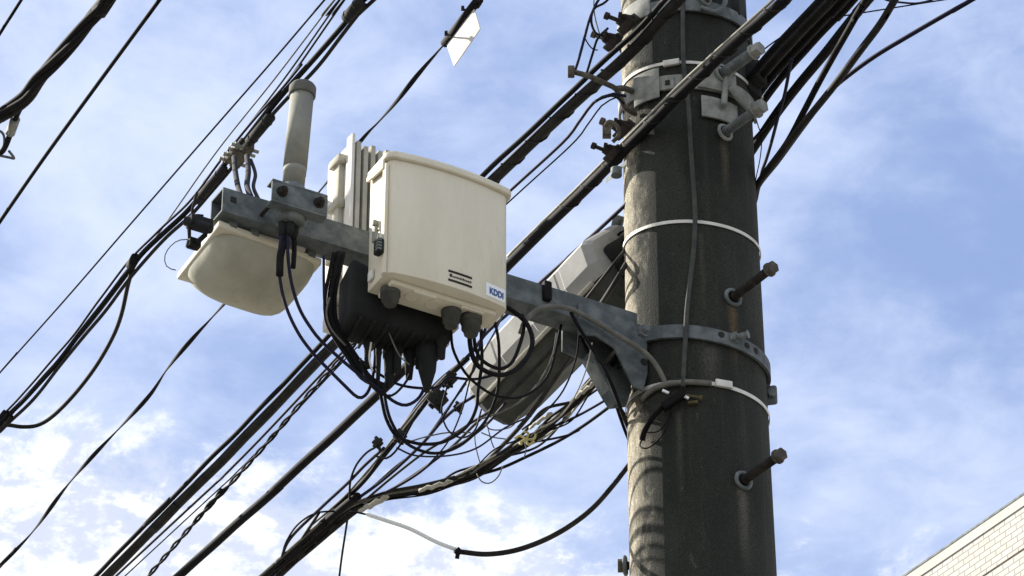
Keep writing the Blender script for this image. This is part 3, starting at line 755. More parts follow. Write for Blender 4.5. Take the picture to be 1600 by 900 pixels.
# trunk one
t1 = [(1130, -72), (1060, 0), (1000, 66), (925, 136), (870, 187), (765, 286), (640, 415), (519, 541), (360, 706), (240, 826), (164, 903)]
p1 = H(t1, (1040, 20, -.40), 2, 6)
cab(p1, 19, 'd', 'thick black trunk cable crossing the pole top, dropping to the lower left behind the cabinet', GT, step=.03, noisy=.0012)
cab([p+V((-.024, -.006, .010)) for p in p1], 9, 'b', 'thin cable lying against the upper left side of the upper trunk cable', GT, step=.03, noisy=.002)
hel = wind(resample(smooth_path(p1[1:7]), .012), R_(19)+.001, .115)
m = MB(); m.tube(hel, .0022, 6); setp(m.build('spiral_hanger', M_blk2), 'grey spiral wire wound round the upper trunk cable', 'cable hanger', 'spiral hangers on the trunk cables')
# trunk two
t2 = [(1285, -58), (1225, 0), (1080, 131), (1000, 210), (945, 266), (880, 330), (795, 413), (690, 520), (589, 617), (430, 765), (276, 903)]
p2 = H(t2, (1080, 130, -.40), 2, 6)
cab(p2, 17, 'b', 'thick black trunk cable crossing the pole below the clamp bolts, running down behind the cabinet', GT, step=.03, noisy=.001)
cab([p+V((-.004, -.004, .020)) for p in p2[:8]], 5, 'p', 'pale support wire riding on top of the lower trunk cable', GT, step=.03)
hel = wind(resample(smooth_path(p2[2:7]), .012), R_(17)+.001, .10)
m = MB(); m.tube(hel, .0020, 6); setp(m.build('spiral_hanger', M_blk2), 'grey spiral wire wound round the lower trunk cable', 'cable hanger', 'spiral hangers on the trunk cables')
GP = 'thin cables between the two trunk cables'
p3 = H([(978, 150), (955, 147), (928, 160), (905, 190), (880, 222), (795, 300), (660, 425), (533, 552), (360, 733), (178, 903)], (900, 190, -.10), 0, 6)
cab(p3, 5, 'u', 'thin blue-black cable bending off the pole between the two trunk cables', GP, step=.03)
cab([p+V((.022, -.01, -.012)) for p in p3[1:]], 2.6, 'b', 'hair-thin wire beside the thin blue-black cable left of the pole', GP, step=.03)
p4 = H([(640, 440), (533, 560), (477, 622), (425, 683), (365, 750), (304, 816), (229, 903)], (640, 440, .15), 0, 6)
base4 = resample(smooth_path(p4), .02)
for k in range(2):
    m = MB(); m.tube(wind(base4, .0042, .16, k*math.pi), .0033, 8); setp(m.build('cable', M_blk), 'twisted pair cable, rope-like, at the lower left between the two trunks', 'cable', 'strands of the twisted pair')
# ---- upper left group
GU = 'thin wires at the upper left'
zr = (640, 200, .2)
cab(H([(50, -27), (33, 0), (0, 52), (-30, 100)], (640, 200, .8), 2, 2), 5.5, 'b', 'thin black cable cutting the top left corner', GU, d=8.5)
cab(H([(268, -26), (249, 0), (155, 128), (70, 245), (0, 346), (-40, 405)], (640, 200, .5), 2, 3), 7, 'b', 'single black cable crossing the upper left sky from the top edge to the left edge', GU)
cab(H([(535, -32), (507, 0), (420, 102), (330, 205), (204, 350), (100, 470), (0, 582), (-40, 628)], (500, 100, .9), 2, 4), 3.2, 'b', 'leftmost of the thin wires rising above the rod antenna', GU, d=9)
cab(H([(545, -26), (523, 0), (430, 122), (340, 235), (262, 345), (200, 430), (130, 520), (60, 595), (0, 672), (-30, 710)], (500, 100, .7), 2, 4), 2.6, 'g', 'second thin wire from the left, running above the rod antenna', GU, d=9)
cab(H([(553, -26), (531, 0), (442, 126), (355, 238), (318, 285)], (500, 100, .66), 2), 3.0, 'b', 'third thin wire from the left, running above the rod antenna', GU, d=9)
cab(H([(562, -30), (538, 0), (450, 126), (366, 236), (322, 290)], (500, 100, .62), 2), 3.4, 'b', 'fourth thin wire from the left, closest to the thick black pair', GU, d=9)
# thick pair
q1 = H([(602, -32), (568, 0), (530, 46), (480, 104), (425, 168), (375, 228), (350, 258), (300, 322), (255, 365), (212, 408), (160, 476), (98, 556), (40, 622), (-6, 668), (-60, 730)], (500, 100, .52), 2, 4)
cab(q1, 9, 'b', 'thick black cable running behind the rod antenna tip to the left edge', 'cable pair above the dome antenna', d=8.6, noisy=.0012)
cab([p+V((.012+.004*math.sin(i*2.), 0, -.014)) for i, p in enumerate(q1)], 6.5, 'd', 'dusty black cable under the thick cable behind the rod antenna tip', 'cable pair above the dome antenna', d=8.6, noisy=.0018)
cab([p+V((-.014, 0, .008)) for p in q1[4:]], 4.5, 'u', 'slim blue-black cable lying on the left side of the thick cable above the dome antenna', 'cable pair above the dome antenna', d=8.6, noisy=.0018)
def sleeve(pxa, pxb, ref, w, label, matl=M_dark):
    a, b = H([pxa, pxb], ref); m = MB(); r = w/2*(a-CAM).length/FPX/1.0
    m.tube([a, a.lerp(b, .06), a.lerp(b, .94), b], [r*.6, r, r, r*.6], 16)
    m.ring(a.lerp(b, .2), b-a, r, r*.12, 16, 6); m.ring(a.lerp(b, .8), b-a, r, r*.12, 16, 6)
    return setp(m.build('cable_sleeve', matl), label, 'cable sleeve')
sleeve((564, 2), (540, 30), (500, 100, .5), 19, 'black tapered sleeve on the thick cable at the top edge')
sleeve((425, 180), (388, 224), (500, 100, .5), 17, 'black tapered sleeve just left of the rod antenna tip')
sleeve((352, 262), (306, 316), (500, 100, .5), 15, 'black sleeve on the thick cable above the open arm end')
# suspension clamp above the arm end
scp = H([(378, 240)], (500, 100, .5))[0]
st = thing('suspension_clamp', scp, 'bulky grey suspension clamp gripping the cables above the arm end', 'cable clamp')
dv = (q1[4]-q1[7]).normalized(); nv = dv.cross(ZU).normalized()
m = MB(); m.box(scp, dv, nv, ZU, .10, .03, .035); m.box(scp+nv*.02-ZU*.018, dv, nv, ZU, .055, .04, .02); m.box(scp+dv*.02+ZU*.02, dv, nv, ZU, .03, .04, .014); m.build('body', M_rust_l, st, .004)
for k, s in enumerate((-.035, -.01, .018, .04)):
    m = MB(); c_ = scp+dv*s+nv*.03-ZU*.01; hexhead(m, c_, nv, .010, .010); m.tube([c_-nv*.06, c_+nv*.02], .005, 10); m.build('bolt', M_galv_l, st)
for (xs, lab) in (([(366, 246), (368, 270), (372, 292), (376, 305)], 'left'), ([(386, 244), (388, 268), (386, 290), (392, 308)], 'mid'), ([(392, 250), (399, 272), (396, 292), (404, 312)], 'right')):
    pts = [P(x, y, 8.35-.25*i) for i, (x, y) in enumerate(xs)]
    cab(pts, 9 if lab != 'right' else 6, 'b', {'left': 'leftmost of the short black leads dropping from the suspension clamp', 'mid': 'middle of the short black leads dropping from the suspension clamp', 'right': 'rightmost of the short black leads dropping from the suspension clamp'}[lab], 'leads below the suspension clamp')
# wires beside the dome
cab([P(x, y, 7.3) for x, y in [(308, 300), (303, 318), (300, 335), (310, 347)]], 4, 'd', 'short lead looping down to the black connector beside the arm end')
cab([P(x, y, 7.2) for x, y in [(318, 337), (305, 336), (292, 340), (294, 356), (296, 384)]], 3.5, 'u', 'blue-black lead joining the two black connectors left of the dome')
cab([P(x, y, 7.2) for x, y in [(300, 374), (278, 376), (262, 390), (257, 405), (262, 418), (275, 422)]], 1.6, 'g', 'hair-thin wire loop sticking out left of the dome antenna')
# drooping branch at the left
cab(H([(211, 408), (200, 445), (190, 490), (176, 527), (150, 572), (118, 614), (85, 648), (60, 664), (35, 667), (5, 664), (-60, 668)], (500, 100, .52), 0, 1), 7.5, 'd', 'drooping black branch cable leaving the thick cable and sagging to the left edge', d=9)
m = MB(); a, b = H([(212, 402), (204, 416)], (500, 100, .52)); m.tube([a, b], .014, 12); setp(m.build('cable_tie', M_blk), 'black tie where the drooping branch leaves the thick cable', 'cable tie')
# twisted flat drop cable
q3 = H([(790, -60), (752, 0), (735, 18), (700, 62), (655, 114), (620, 158), (590, 192), (568, 215), (500, 298), (420, 395), (342, 484), (300, 530), (263, 574), (235, 616), (195, 660), (140, 718), (100, 765), (50, 832), (0, 884), (-40, 925)], (740, 20, .40), 2, 4)
cab(q3, 9, 'b', 'twisted flat black cable that carries the white tag, reappearing left of the dome antenna', flat=.38, twist=8.5, step=.015, d=8.2)
tgp = P(740, 14, dp(14)+.40)
tag = [(740, 12), (750, 45), (709, 104), (697, 68)]
tz0, tz1 = H([tag[0]], (740, 20, .40))[0], H([tag[3]], (740, 20, .40))[0]
tt = thing('cable_tag', tz0, 'blank white plastic tag hanging under a black cable near the top edge', 'tag')
td = (tz0-tz1).normalized(); tnr = td.cross(ZU).normalized()
if tnr.y > 0: tnr = -tnr
tb = on_plane(709, 104, tz1, tnr); tb2 = on_plane(750, 45, tz1, tnr)
m = MB(); m.prism([tz0, tb2, tb, tz1], -tnr*.0025); m.build('plate', M_white, tt, .0006)
m = MB(); m.tube([tz0+td*.02+ZU*.006, tz1-td*.01+ZU*.006], .0115, 12); m.build('holder_rail', M_blk, tt)
for (x, y) in ((723, 13), (697, 52)):
    a = P(x, y, dp(14)+.40); b = H([(x+8, y+6)], (740, 20, .40))[0]; m = MB(); m.tube([b, a], .003, 8); m.tube([a-V((.004, 0, 0)), a+V((.004, 0, 0))], .007, 14); m.build('knob', M_dark, tt)
# thick bundle at the far left
ql = H([(200, -45), (168, 0), (140, 32), (112, 66), (84, 98), (60, 124), (42, 150), (20, 168), (-6, 184), (-60, 215)], (640, 200, .35), 2, 2)
GB = 'strands of the thick taped bundle'
bs = resample(smooth_path(ql), .02)
for k, (lab) in enumerate(('black strand of the thick twisted bundle in the upper left corner',)*4):
    seg = bs if k < 2 else bs[:int(len(bs)*.62)]
    m = MB(); m.tube(wind(seg, .0105, .95, k*1.57), .0088, 10); setp(m.build('cable', M_blk2 if k == 1 else M_blk), lab, 'cable', GB)
c5 = H([(60, 122), (42, 150), (30, 172), (22, 190), (14, 215), (4, 236), (-12, 244)], (640, 200, .35))
cab(c5, 10, 'b', 'short black tail of the corner bundle bending down at the left edge')
m = MB(); m.tube(H([(24, 186), (16, 208)], (640, 200, .35)), .0125, 14); setp(m.build('tape_sleeve', M_galv_l), 'pale grey tape wrap on the bundle tail at the left edge', 'tape')
m = MB(); m.tube(smooth_path(H([(-14, 200), (4, 208), (6, 226), (-2, 238), (-12, 240), (14, 246), (22, 247), (14, 236)], (640, 200, .35)), 6), .0035, 8); setp(m.build('wire_hook', M_galv), 'bent wire hook at the left edge below the pale tape', 'hook')

# ---- blue cable above closure and its companions
GC = 'cables crossing in front of the splice closure'
zc_ref = (975, 322, -.02)
cab(H([(1000, 298), (975, 322), (930, 364), (880, 410), (845, 441), (800, 484), (760, 520), (731, 557), (669, 613), (600, 709), (560, 760)], zc_ref), 6.5, 'u', 'blue-black cable coming from behind the pole and grazing the top of the splice closure', GC)
cab(H([(990, 345), (960, 372), (905, 420), (850, 470), (800, 520), (735, 590), (660, 693), (616, 731), (560, 780), (470, 850), (400, 905)], (975, 350, .02), 0, 5), 4, 'b', 'slim black cable just under the blue-black one on the closure', GC)
cab([P(992, 372, dp(372)+.16)]+H([(962, 409), (906, 480), (860, 548), (800, 610), (745, 660), (694, 708), (607, 768), (500, 830), (420, 905)], (967, 404, -.08), 0, 5), 5, 'd', 'dusty cable crossing the middle of the splice closure', GC)
cab([P(996, 380, dp(380)+.16)]+H([(968, 430), (929, 491), (901, 541), (859, 604), (824, 653), (784, 697), (747, 732), (709, 752), (663, 767), (607, 778), (545, 800), (480, 850), (412, 905)], (974, 420, -.10), 0, 5), 8, 'd', 'straight dusty cable running down the right side of the splice closure', GC)
# lower bundle to the lower left
GL = 'cables of the lower bundle'
def low(pts, w, mk, label, ref=(900, 600, .0), e1=5, d=8.4, **kw): return cab(H(pts, ref, 0, e1), w, mk, label, GL, d=d, **kw)
low([(972, 552), (960, 566), (924, 604), (865, 660), (827, 692), (784, 712), (747, 738), (709, 752), (663, 769), (607, 774), (560, 795), (500, 838), (440, 885), (395, 926)], 7, 'b', 'black cable of the lower bundle that starts under the bracket gusset')
low([(962, 548), (950, 562), (915, 604), (855, 664), (800, 700), (760, 722), (720, 745), (670, 760), (600, 772), (550, 790), (495, 830), (430, 880), (385, 920)], 6, 'g', 'pale dusty cable lying on top of the lower bundle')
low([(970, 575), (935, 590), (900, 625), (850, 640), (815, 680), (770, 718), (720, 742), (660, 758), (600, 770), (552, 792), (500, 842), (450, 890), (418, 920)], 5, 'd', 'kinked dusty cable within the lower bundle under the arm')
low([(995, 600), (958, 631), (912, 665), (871, 690), (824, 713), (784, 731), (747, 742), (700, 756), (640, 772), (580, 785), (530, 812), (470, 862), (405, 915)], 5, 'b', 'lowest black cable of the lower bundle, arching from the gusset')
low([(980, 600), (946, 625), (896, 653), (852, 671), (815, 685), (775, 712), (740, 735)], 4, 'u', 'upper thin arc joining the lower bundle from the gusset', e1=0)
low([(905, 672), (890, 679), (871, 684), (850, 688), (831, 690), (805, 688)], 3.5, 'u', 'short thin arc ending beside the closure tail', e1=0)
low([(560, 775), (547, 784), (510, 815), (470, 850), (430, 885), (396, 915)], 13, 'b', 'thickest black cable of the lower bundle at the bottom edge')
low([(600, 772), (560, 796), (520, 828), (480, 862), (440, 895), (415, 918)], 8, 'd', 'thick dusty cable on the right flank of the lower bundle at the bottom edge')
low([(731, 560), (684, 606), (640, 662), (600, 712), (570, 750), (540, 780), (500, 818), (450, 866), (400, 912)], 7, 'b', 'black cable dropping steeply from the cabinet glands into the lower bundle', ref=(731, 560, -.1))
low([(725, 560), (676, 608), (632, 662), (594, 712), (560, 752), (530, 784), (480, 826)], 3.5, 'g', 'pale wire running beside the steep black cable below the cabinet', ref=(731, 560, -.1), e1=0)
low([(741, 619), (720, 632), (693, 655), (660, 693), (616, 735), (580, 764), (545, 788)], 5, 'u', 'blue-black cable below the steep black cable, left of the closure tail', e1=0)
low([(770, 640), (734, 662), (697, 686), (660, 709), (610, 748), (560, 790), (500, 835), (448, 880), (425, 915)], 4, 'd', 'thin dusty cable running from the closure tail to the lower bundle')
low([(790, 630), (759, 664), (725, 690), (694, 707), (650, 742), (607, 767), (565, 785)], 4.5, 'u', 'blue-black cable from the closure tail that joins the bundle last', e1=0)
low([(600, 700), (570, 727), (542, 756), (500, 795), (453, 842), (438, 880), (430, 915)], 5, 'u', 'cable left of the lower bundle that bends down at the bottom edge', e1=0)
low([(590, 697), (572, 708), (556, 728), (547, 755), (546, 790), (540, 830), (534, 870), (529, 910)], 3.5, 'b', 'thin wire hanging straight down beside the lower bundle', e1=.3)
low([(545, 800), (515, 799), (490, 803), (465, 820), (448, 845), (441, 868), (440, 890)], 3, 'b', 'thin wire bowed upward left of the lower bundle', e1=0)
core = [(985, 560), (955, 580), (924, 606), (888, 645), (855, 668), (827, 690), (784, 712), (747, 736), (709, 751), (663, 767), (607, 776), (555, 795), (500, 838), (440, 885), (395, 926)]
for k in range(11):
    rnd = random.Random(40+k); n0 = rnd.choice([0, 0, 1, 1, 2]); n1 = rnd.choice([9, 10, 11, 13, 15])
    ph = rnd.uniform(0, 6); amp = rnd.uniform(4, 13)
    pts = [(x+amp*.7*math.sin(ph+i*1.3), y+amp*math.sin(ph*1.7+i*.9)*(1 if i < 9 else .5)) for i, (x, y) in enumerate(core)][n0:n1]
    cab(H(pts, (900, 600, .02*rnd.uniform(-1, 2))), rnd.uniform(2.0, 4.4), rnd.choice(['b', 'b', 'u', 'p', 'g', 'd', 'p']), 'thin strand weaving through the lower bundle of cables under the arm', 'thin strands woven through the lower bundle', d=8.4, n=7)
for pts, w_, mk, lab in (
    ([(700, 600), (690, 640), (700, 672), (722, 684), (742, 672), (752, 640)], 3, 'u', 'narrow loop hanging between the middle gland and the closure tail'),
    ([(655, 640), (640, 668), (622, 700), (604, 716), (585, 712)], 3.5, 'b', 'short lead curving left from the bottom of the wide loops'),
    ([(870, 520), (862, 560), (840, 600), (812, 628), (780, 645), (750, 655)], 3, 'g', 'pale lead sagging across the dark side of the closure'),
    ([(905, 515), (900, 560), (880, 610), (850, 645), (815, 672)], 3, 'b', 'black lead dropping from the arm beside the closure to the lower bundle'),
    ([(925, 535), (915, 580), (895, 625), (870, 655), (838, 672)], 2.6, 'p', 'whitish lead dropping from the arm brace to the lower bundle'),
    ([(765, 500), (748, 545), (735, 590), (722, 640), (700, 690), (668, 728)], 2.6, 'b', 'thin black lead falling steeply from the right corner of the cabinet'),
    ([(620, 700), (650, 712), (700, 712), (745, 700), (790, 668), (830, 650)], 3, 'u', 'long flat arc under the wide loops reaching the closure tail'),
    ([(640, 690), (668, 682), (700, 676), (735, 676)], 2.4, 'g', 'short pale wire lying across the bottom of the wide loops')):
    cab(A(pts, .03, -.10), w_, mk, lab, 'loops under the cabinet', d=7.4, n=8)
# white taped splices lying on the bundle
for (a, b, w_, lab) in (((707, 752), (655, 766), 8, 'pale taped splice at the middle of the lower bundle'), ((606, 776), (562, 798), 11, 'pale taped splice where the lower bundle meets the thin wires'), ((862, 645), (828, 668), 7, 'pale torn tape on the lower bundle beside the closure tail'), ((930, 598), (900, 620), 7, 'pale torn tape on the lower bundle under the gusset')):
    a3, b3 = H([a, b], (900, 600, -.04)); m = MB(); pp = [a3.lerp(b3, i/8)+V((0, 0, .003*math.sin(i*2.3))) for i in range(9)]
    m.tube(pp, [w_/2*8.3/FPX*(.6+.4*abs(math.sin(i*1.7))) for i in range(9)], 10, True, .7, 20); setp(m.build('tape_wrap', M_fin), lab, 'tape', 'tape wraps on the lower bundle')
m = MB(); q = H([(822, 686)], (900, 600, -.05))[0]
for k in range(5):
    a = k*1.26; m.tube(smooth_path([q, q+V((.018*math.cos(a), 0, .016*math.sin(a))), q+V((.026*math.cos(a+.5), -.006, .018*math.sin(a+.7)))], 5), .0028, 7)
setp(m.build('tie_wire', mat('yellowed_tie', (.55, .50, .22), .5)), 'knotted yellowish tie wire on the lower bundle under the closure', 'tie wire')
# thin wire whiskers under the closure
GW = 'thin loose wires under the splice closure'
for pts, lab in (([(748, 650), (742, 680), (745, 705), (752, 730)], 'left loose wire hanging from the closure tail'),
                 ([(757, 650), (762, 668), (778, 672), (800, 666), (812, 650)], 'loose wire making a shallow loop under the closure tail'),
                 ([(760, 660), (768, 690), (772, 700)], 'short loose wire stub under the closure tail'),
                 ([(745, 740), (752, 752), (765, 755), (778, 745), (786, 728)], 'loose wire loop under the middle of the lower bundle'),
                 ([(820, 690), (822, 702), (819, 715)], 'short wire dangling below the yellowish tie'),
                 ([(752, 676), (770, 683), (790, 686)], 'thin straight wire just below the closure tail')):
    cab([P(x, y, dp(y)+.05) for x, y in pts], 2, 'g', lab, GW, step=.008, n=6)
# big drop behind the pole and its white sleeve
cab([P(x, y, dp(y)+o) for x, y, o in [(1010, 690, .24), (980, 730, .22), (955, 762, .18), (925, 795, .12), (890, 822, .08), (850, 844, .04), (805, 860, .02), (760, 866, 0), (718, 862, 0)]], 8, 'd', 'thick brownish cable swinging out from behind the pole and ending at a white sleeve')
cab([P(x, y, dp(y)) for x, y in [(716, 860), (680, 846), (640, 826), (605, 814), (572, 803)]], 6, 'l', 'slim white sleeve below the lower bundle, continuing the brownish cable', name='white_sleeve', cat='cable sleeve')
cab([P(x, y, dp(y)) for x, y in [(576, 805), (560, 801), (546, 800)]], 3, 'b', 'short black wire tail between the white sleeve and the lower bundle')
m = MB(); m.tube([P(720, 858, dp(860)-.01), P(712, 866, dp(860)-.01)], .008, 10); m.tube([P(716, 860, dp(860)-.01), P(714, 873, dp(860)-.01)], .005, 8); setp(m.build('end_clip', M_blk), 'black clip between the brownish cable and the white sleeve', 'clip')
# cables from gusset down behind the pole's left edge
GG = 'leads slipping behind the pole below the bracket'
for pts, lab in (([(905, 520), (925, 560), (950, 605), (965, 630), (985, 662), (1000, 680)], 'upper lead slipping behind the pole below the gusset'),
                 ([(915, 545), (935, 580), (958, 622), (970, 655), (983, 688), (998, 710)], 'lower lead slipping behind the pole below the gusset')):
    cab([P(x, y, dp(y)+(-.18+.06*i)) for i, (x, y) in enumerate(pts)], 5, 'b', lab, GG)
# ---- loops under the equipment
GA = 'leads hanging from the rod antenna'
cab(A([(440, 368), (436, 400), (438, 440), (448, 482), (467, 522), (490, 553), (514, 578), (540, 604), (556, 619), (566, 621), (576, 610), (583, 585), (586, 555), (584, 535)], .085, .02), 5.5, 'u', 'left lead of the rod antenna, looping low under the dark power unit', GA, d=7.2)
cab(A([(450, 368), (450, 400), (455, 440), (467, 480), (484, 510), (505, 536), (551, 577), (589, 606), (615, 627), (635, 633), (654, 622), (665, 600), (667, 575)], .09, .05), 5.5, 'u', 'right lead of the rod antenna, looping up into the tapered connector', GA, d=7.2)
cab(A([(446, 352), (443, 380), (438, 400), (437, 430)], .08), 12, 'b', 'short thick boot below the rod antenna collar', GA, d=7.2)
cab(A([(458, 352), (460, 385), (458, 420)], .08), 8, 'b', 'slim boot below the rod antenna collar', GA, d=7.2)
GD = 'dark cables down the left side of the power unit'
for dx, w_, lab in ((0, 10, 'thickest dark cable left of the power unit'), (-8, 6, 'outer dark cable left of the power unit'), (7, 7, 'inner dark cable left of the power unit')):
    cab(A([(530+dx, 395), (522+dx, 430), (516+dx, 465), (518+dx, 500), (532+dx, 530), (552+dx, 560), (572+dx, 590), (600+dx, 605)], .03, .05), w_, 'b', lab, GD, d=7.4)
cab(A([(515, 465), (510, 490), (518, 515), (540, 540)], .06), 3, 'g', 'thin pale cable curling at the left of the power unit', GD, d=7.4)
cab(A([(506, 400), (506, 440), (508, 480), (518, 520), (544, 549), (568, 566), (592, 584), (621, 600), (651, 606), (683, 605), (700, 590), (725, 592), (747, 592), (775, 585)], .04, .0), 4.5, 'u', 'blue-black lead arching under the power unit toward the closure', 'loops under the cabinet', d=7.4)
GLp = 'loops under the cabinet'
cab(A([(590, 590), (597, 628), (604, 656), (619, 681), (640, 690), (663, 694), (694, 690), (728, 668), (744, 638), (747, 608), (753, 568), (752, 530), (752, 500)], .06, .03), 5.5, 'b', 'inner wide loop hanging under the cabinet and dark unit', GLp, d=7.4)
cab(A([(600, 600), (603, 630), (612, 660), (632, 690), (663, 706), (691, 707), (722, 694), (753, 665), (770, 635), (779, 600), (780, 550), (777, 520), (772, 500)], .07, .04), 5, 'b', 'outer wide loop hanging under the cabinet and dark unit', GLp, d=7.4)
cab(A([(736, 505), (734, 533), (741, 563), (757, 579), (784, 586), (811, 574), (827, 552), (832, 531), (825, 509), (812, 494), (795, 482), (782, 476)], .15, .05), 8, 'b', 'thick round loop from the right gland back up to the arm', GLp, d=7.2, step=.01)
cab(A([(740, 520), (744, 548), (757, 566), (781, 576), (800, 566), (813, 536), (819, 509), (816, 492)], .14, .05), 6, 'b', 'smaller round loop nested in the thick loop by the right gland', GLp, d=7.2, step=.01)
cab(A([(705, 500), (705, 522), (709, 549), (728, 584), (755, 608), (781, 620), (811, 621), (837, 608), (856, 587), (866, 558), (874, 520), (880, 495)], .14, -.02), 4.6, 'b', 'wide shallow loop from the middle gland across the closure to the arm', GLp, d=7.3)
cab(A([(760, 505), (750, 540), (742, 575), (722, 605), (700, 640), (680, 670)], .05, .0), 3.5, 'u', 'slanting thin lead below the right corner of the cabinet', GLp, d=7.4)
cab(A([(790, 480), (775, 515), (755, 550), (735, 585), (720, 612)], .02, .0), 3, 'g', 'thin pale lead slanting across the closure end', GLp, d=7.4)
cab(A([(563, 560), (572, 590), (590, 612), (612, 618), (632, 600), (640, 585)], .07), 4, 'b', 'small tight loop right below the dark connectors', GLp, d=7.4)
cab(A([(604, 510), (616, 540), (626, 558), (640, 570)], .10), 2.4, 'g', 'hair-thin pale wire across the face of the power unit', GLp, d=7.2)
cab(A([(580, 535), (577, 560), (582, 580)], .09), 3.2, 'w', 'short white lead among the black connectors', GLp, d=7.2)
# clamps on cables
def blob(px, py, w, h, d, label):
    q = P(px, py, d); m = MB(); a = V((.7, -.3, .65)).normalized(); b = V((.3, .9, 0)).normalized(); c = a.cross(b)
    m.box(q, a, b, c, w, w*.8, h); m.box(q+a*w*.3+c*h*.4, a, b, c, w*.4, w*.5, h*.9); m.tube([q-c*h*.2, q-ZU*h*1.2+RT*.006], .004, 8); m.tube([q-a*w*.7, q+a*w*.7], h*.28, 10)
    setp(m.build('cable_clamp', M_dark, None, .003), label, 'cable clamp', 'black clamps on the cables')
blob(684, 624, .036, .030, 7.7, 'black plastic clamp with a tail hanging below the tapered connector')
blob(702, 594, .032, .016, 7.7, 'flat black clamp just right of the tapered connector')
blob(590, 692, .020, .018, 7.9, 'small black clamp left of the wide loops')
blob(625, 682, .026, .018, 7.8, 'black clamp gripping the bottom of the wide loops')
blob(716, 636, .018, .016, 7.9, 'small black clamp beside the tail of the closure')
# grey conduit along arm
cab([on_arm(812, 520, .02), on_arm(822, 500, .05), on_arm(840, 484, .055), on_arm(862, 479, .055), on_arm(891, 483, .055), on_arm(929, 502, .055), on_arm(967, 525, .06), on_arm(1000, 545, .07), on_pole(1022, 566, .03), on_pole(1036, 590, .012), on_pole(1042, 604, .01)], 8.5, 'g', 'grey flexible conduit draped over the arm down to the pole strap', d=7.6, step=.012)
cab([on_arm(892, 488, .05), on_arm(905, 512, .055), on_arm(925, 545, .05), on_arm(945, 578, .05), on_arm(960, 612, .03), on_arm(972, 645, -.03), on_arm(985, 676, -.12), on_arm(1000, 700, -.2)], 6, 'b', 'black lead tied across the arm in front of the brace', d=7.6)
cab([on_pole(1003, 624, .008), on_pole(1018, 610, .010), on_pole(1040, 601, .012), on_pole(1075, 597, .012), on_pole(1112, 599, .010)], 9, 'g', 'grey hose wrapped along the strap below the bracket band', d=7.8, step=.01)
# velcro clutter under the strap
m = MB(); vp_ = [on_pole(1062, 618, .012), on_pole(1045, 628, .018), on_pole(1022, 650, .018), on_pole(1008, 672, .014), on_pole(1003, 688, .010)]
m.tube(smooth_path(vp_, 6), .007, 10, True, .6, 6); m.box(on_pole(1052, 626, .018), V((.8, -.2, .5)).normalized(), V((0, 1, 0)), V((-.5, 0, .8)).normalized(), .055, .02, .016)
ft = setp(m.build('hook_and_loop_tie', M_blk, None, 0), 'black hook-and-loop strap dangling on the pole under the hose', 'strap')
cab([on_pole(1003, 686, .012), on_pole(1000, 697, .012), on_pole(1012, 700, .014), on_pole(1030, 686, .016), on_pole(1043, 665, .016), on_pole(1052, 640, .014)], 2.6, 'b', 'thin wire loop round the end of the hanging black strap', d=7.8, step=.006)
cab([on_pole(1012, 676, .014), on_pole(1028, 674, .016), on_pole(1040, 662, .016), on_pole(1048, 644, .014)], 2.0, 'b', 'inner fine wire on the hanging black strap', d=7.8, step=.006)
m = MB(); a = on_pole(1068, 617, .010); b = on_pole(1096, 622, .012); m.tube([a, b], .0032, 12); hexhead(m, b-(b-a)*.12, b-a, .0065, .006); m.box(on_pole(1083, 629, .008), V((1, -.2, 0)).normalized(), V((.2, 1, 0)).normalized(), ZU, .022, .008, .006)
setp(m.build('band_screw', M_brass, None, .0008), 'brassy worm screw on the pole beside the hanging black strap', 'screw')
m = MB()
for (x, y, lab) in ((1040, 612, 'white cable tie end on the pole under the grey hose'), (1071, 620, 'white cable tie end beside the brassy screw on the pole')):
    m = MB(); q = on_pole(x, y, .016); m.box(q, V((.8, -.1, -.5)).normalized(), V((0, 1, 0)), V((.5, 0, .8)).normalized(), .017, .005, .006)
    setp(m.build('cable_tie', M_label, None, .001), lab, 'cable tie')

# ---- right-hand cables behind the pole
GR = 'dark cables fanning out to the upper right'
def rc(pts, w, mk, label, ref=(1180, 280, .0), **kw):
    e1 = kw.pop('e1', 2); p = H(pts, ref, 0, e1); return cab(p, w*1.06, mk, label, GR, d=7.7, **kw)
for k, (e_, w_, lab) in enumerate(((-13, 12, 'leftmost cable of the thick bundle right of the pole clamp'), (-4, 15, 'second cable of the thick bundle right of the pole clamp'), (5, 15, 'third cable of the thick bundle right of the pole clamp'), (14, 12, 'lowest cable of the thick bundle right of the pole clamp'))):
    rc([(1130+e_, 205+e_), (1158+e_, 172+e_), (1185+e_, 134+e_), (1215+e_, 97+e_), (1250+e_, 60+e_), (1306+e_, 0+e_), (1356+e_, -55+e_)], w_, 'bdbb'[k], lab, (1180, 140, -.02+.02*k), noisy=.002)
rc([(1140, 290), (1173, 238), (1213, 178), (1250, 130), (1287, 86), (1320, 44), (1356, 0), (1400, -50)], 15, 'b', 'thick black cable just below the bundle, right of the pole', (1213, 178, .02))
rc([(1150, 380), (1176, 322), (1188, 282), (1228, 226), (1254, 178), (1279, 130), (1301, 90), (1325, 48), (1350, 4), (1380, -46)], 10, 'b', 'branch cable crossing between the thick cable and the lowest trunk', (1188, 282, .03))
rc([(1140, 395), (1172, 330), (1182, 292), (1213, 250), (1250, 200), (1301, 137), (1345, 78), (1375, 38), (1398, 0), (1425, -46)], 11, 'd', 'lowest dark trunk leaving the right edge of the pole', (1182, 292, .0))
rc([(1174, 322), (1186, 290), (1216, 252), (1254, 200), (1298, 143), (1323, 120), (1367, 88), (1415, 59), (1470, 27), (1518, 0), (1590, -42)], 7, 'u', 'slim blue-black cable peeling off farthest to the right')
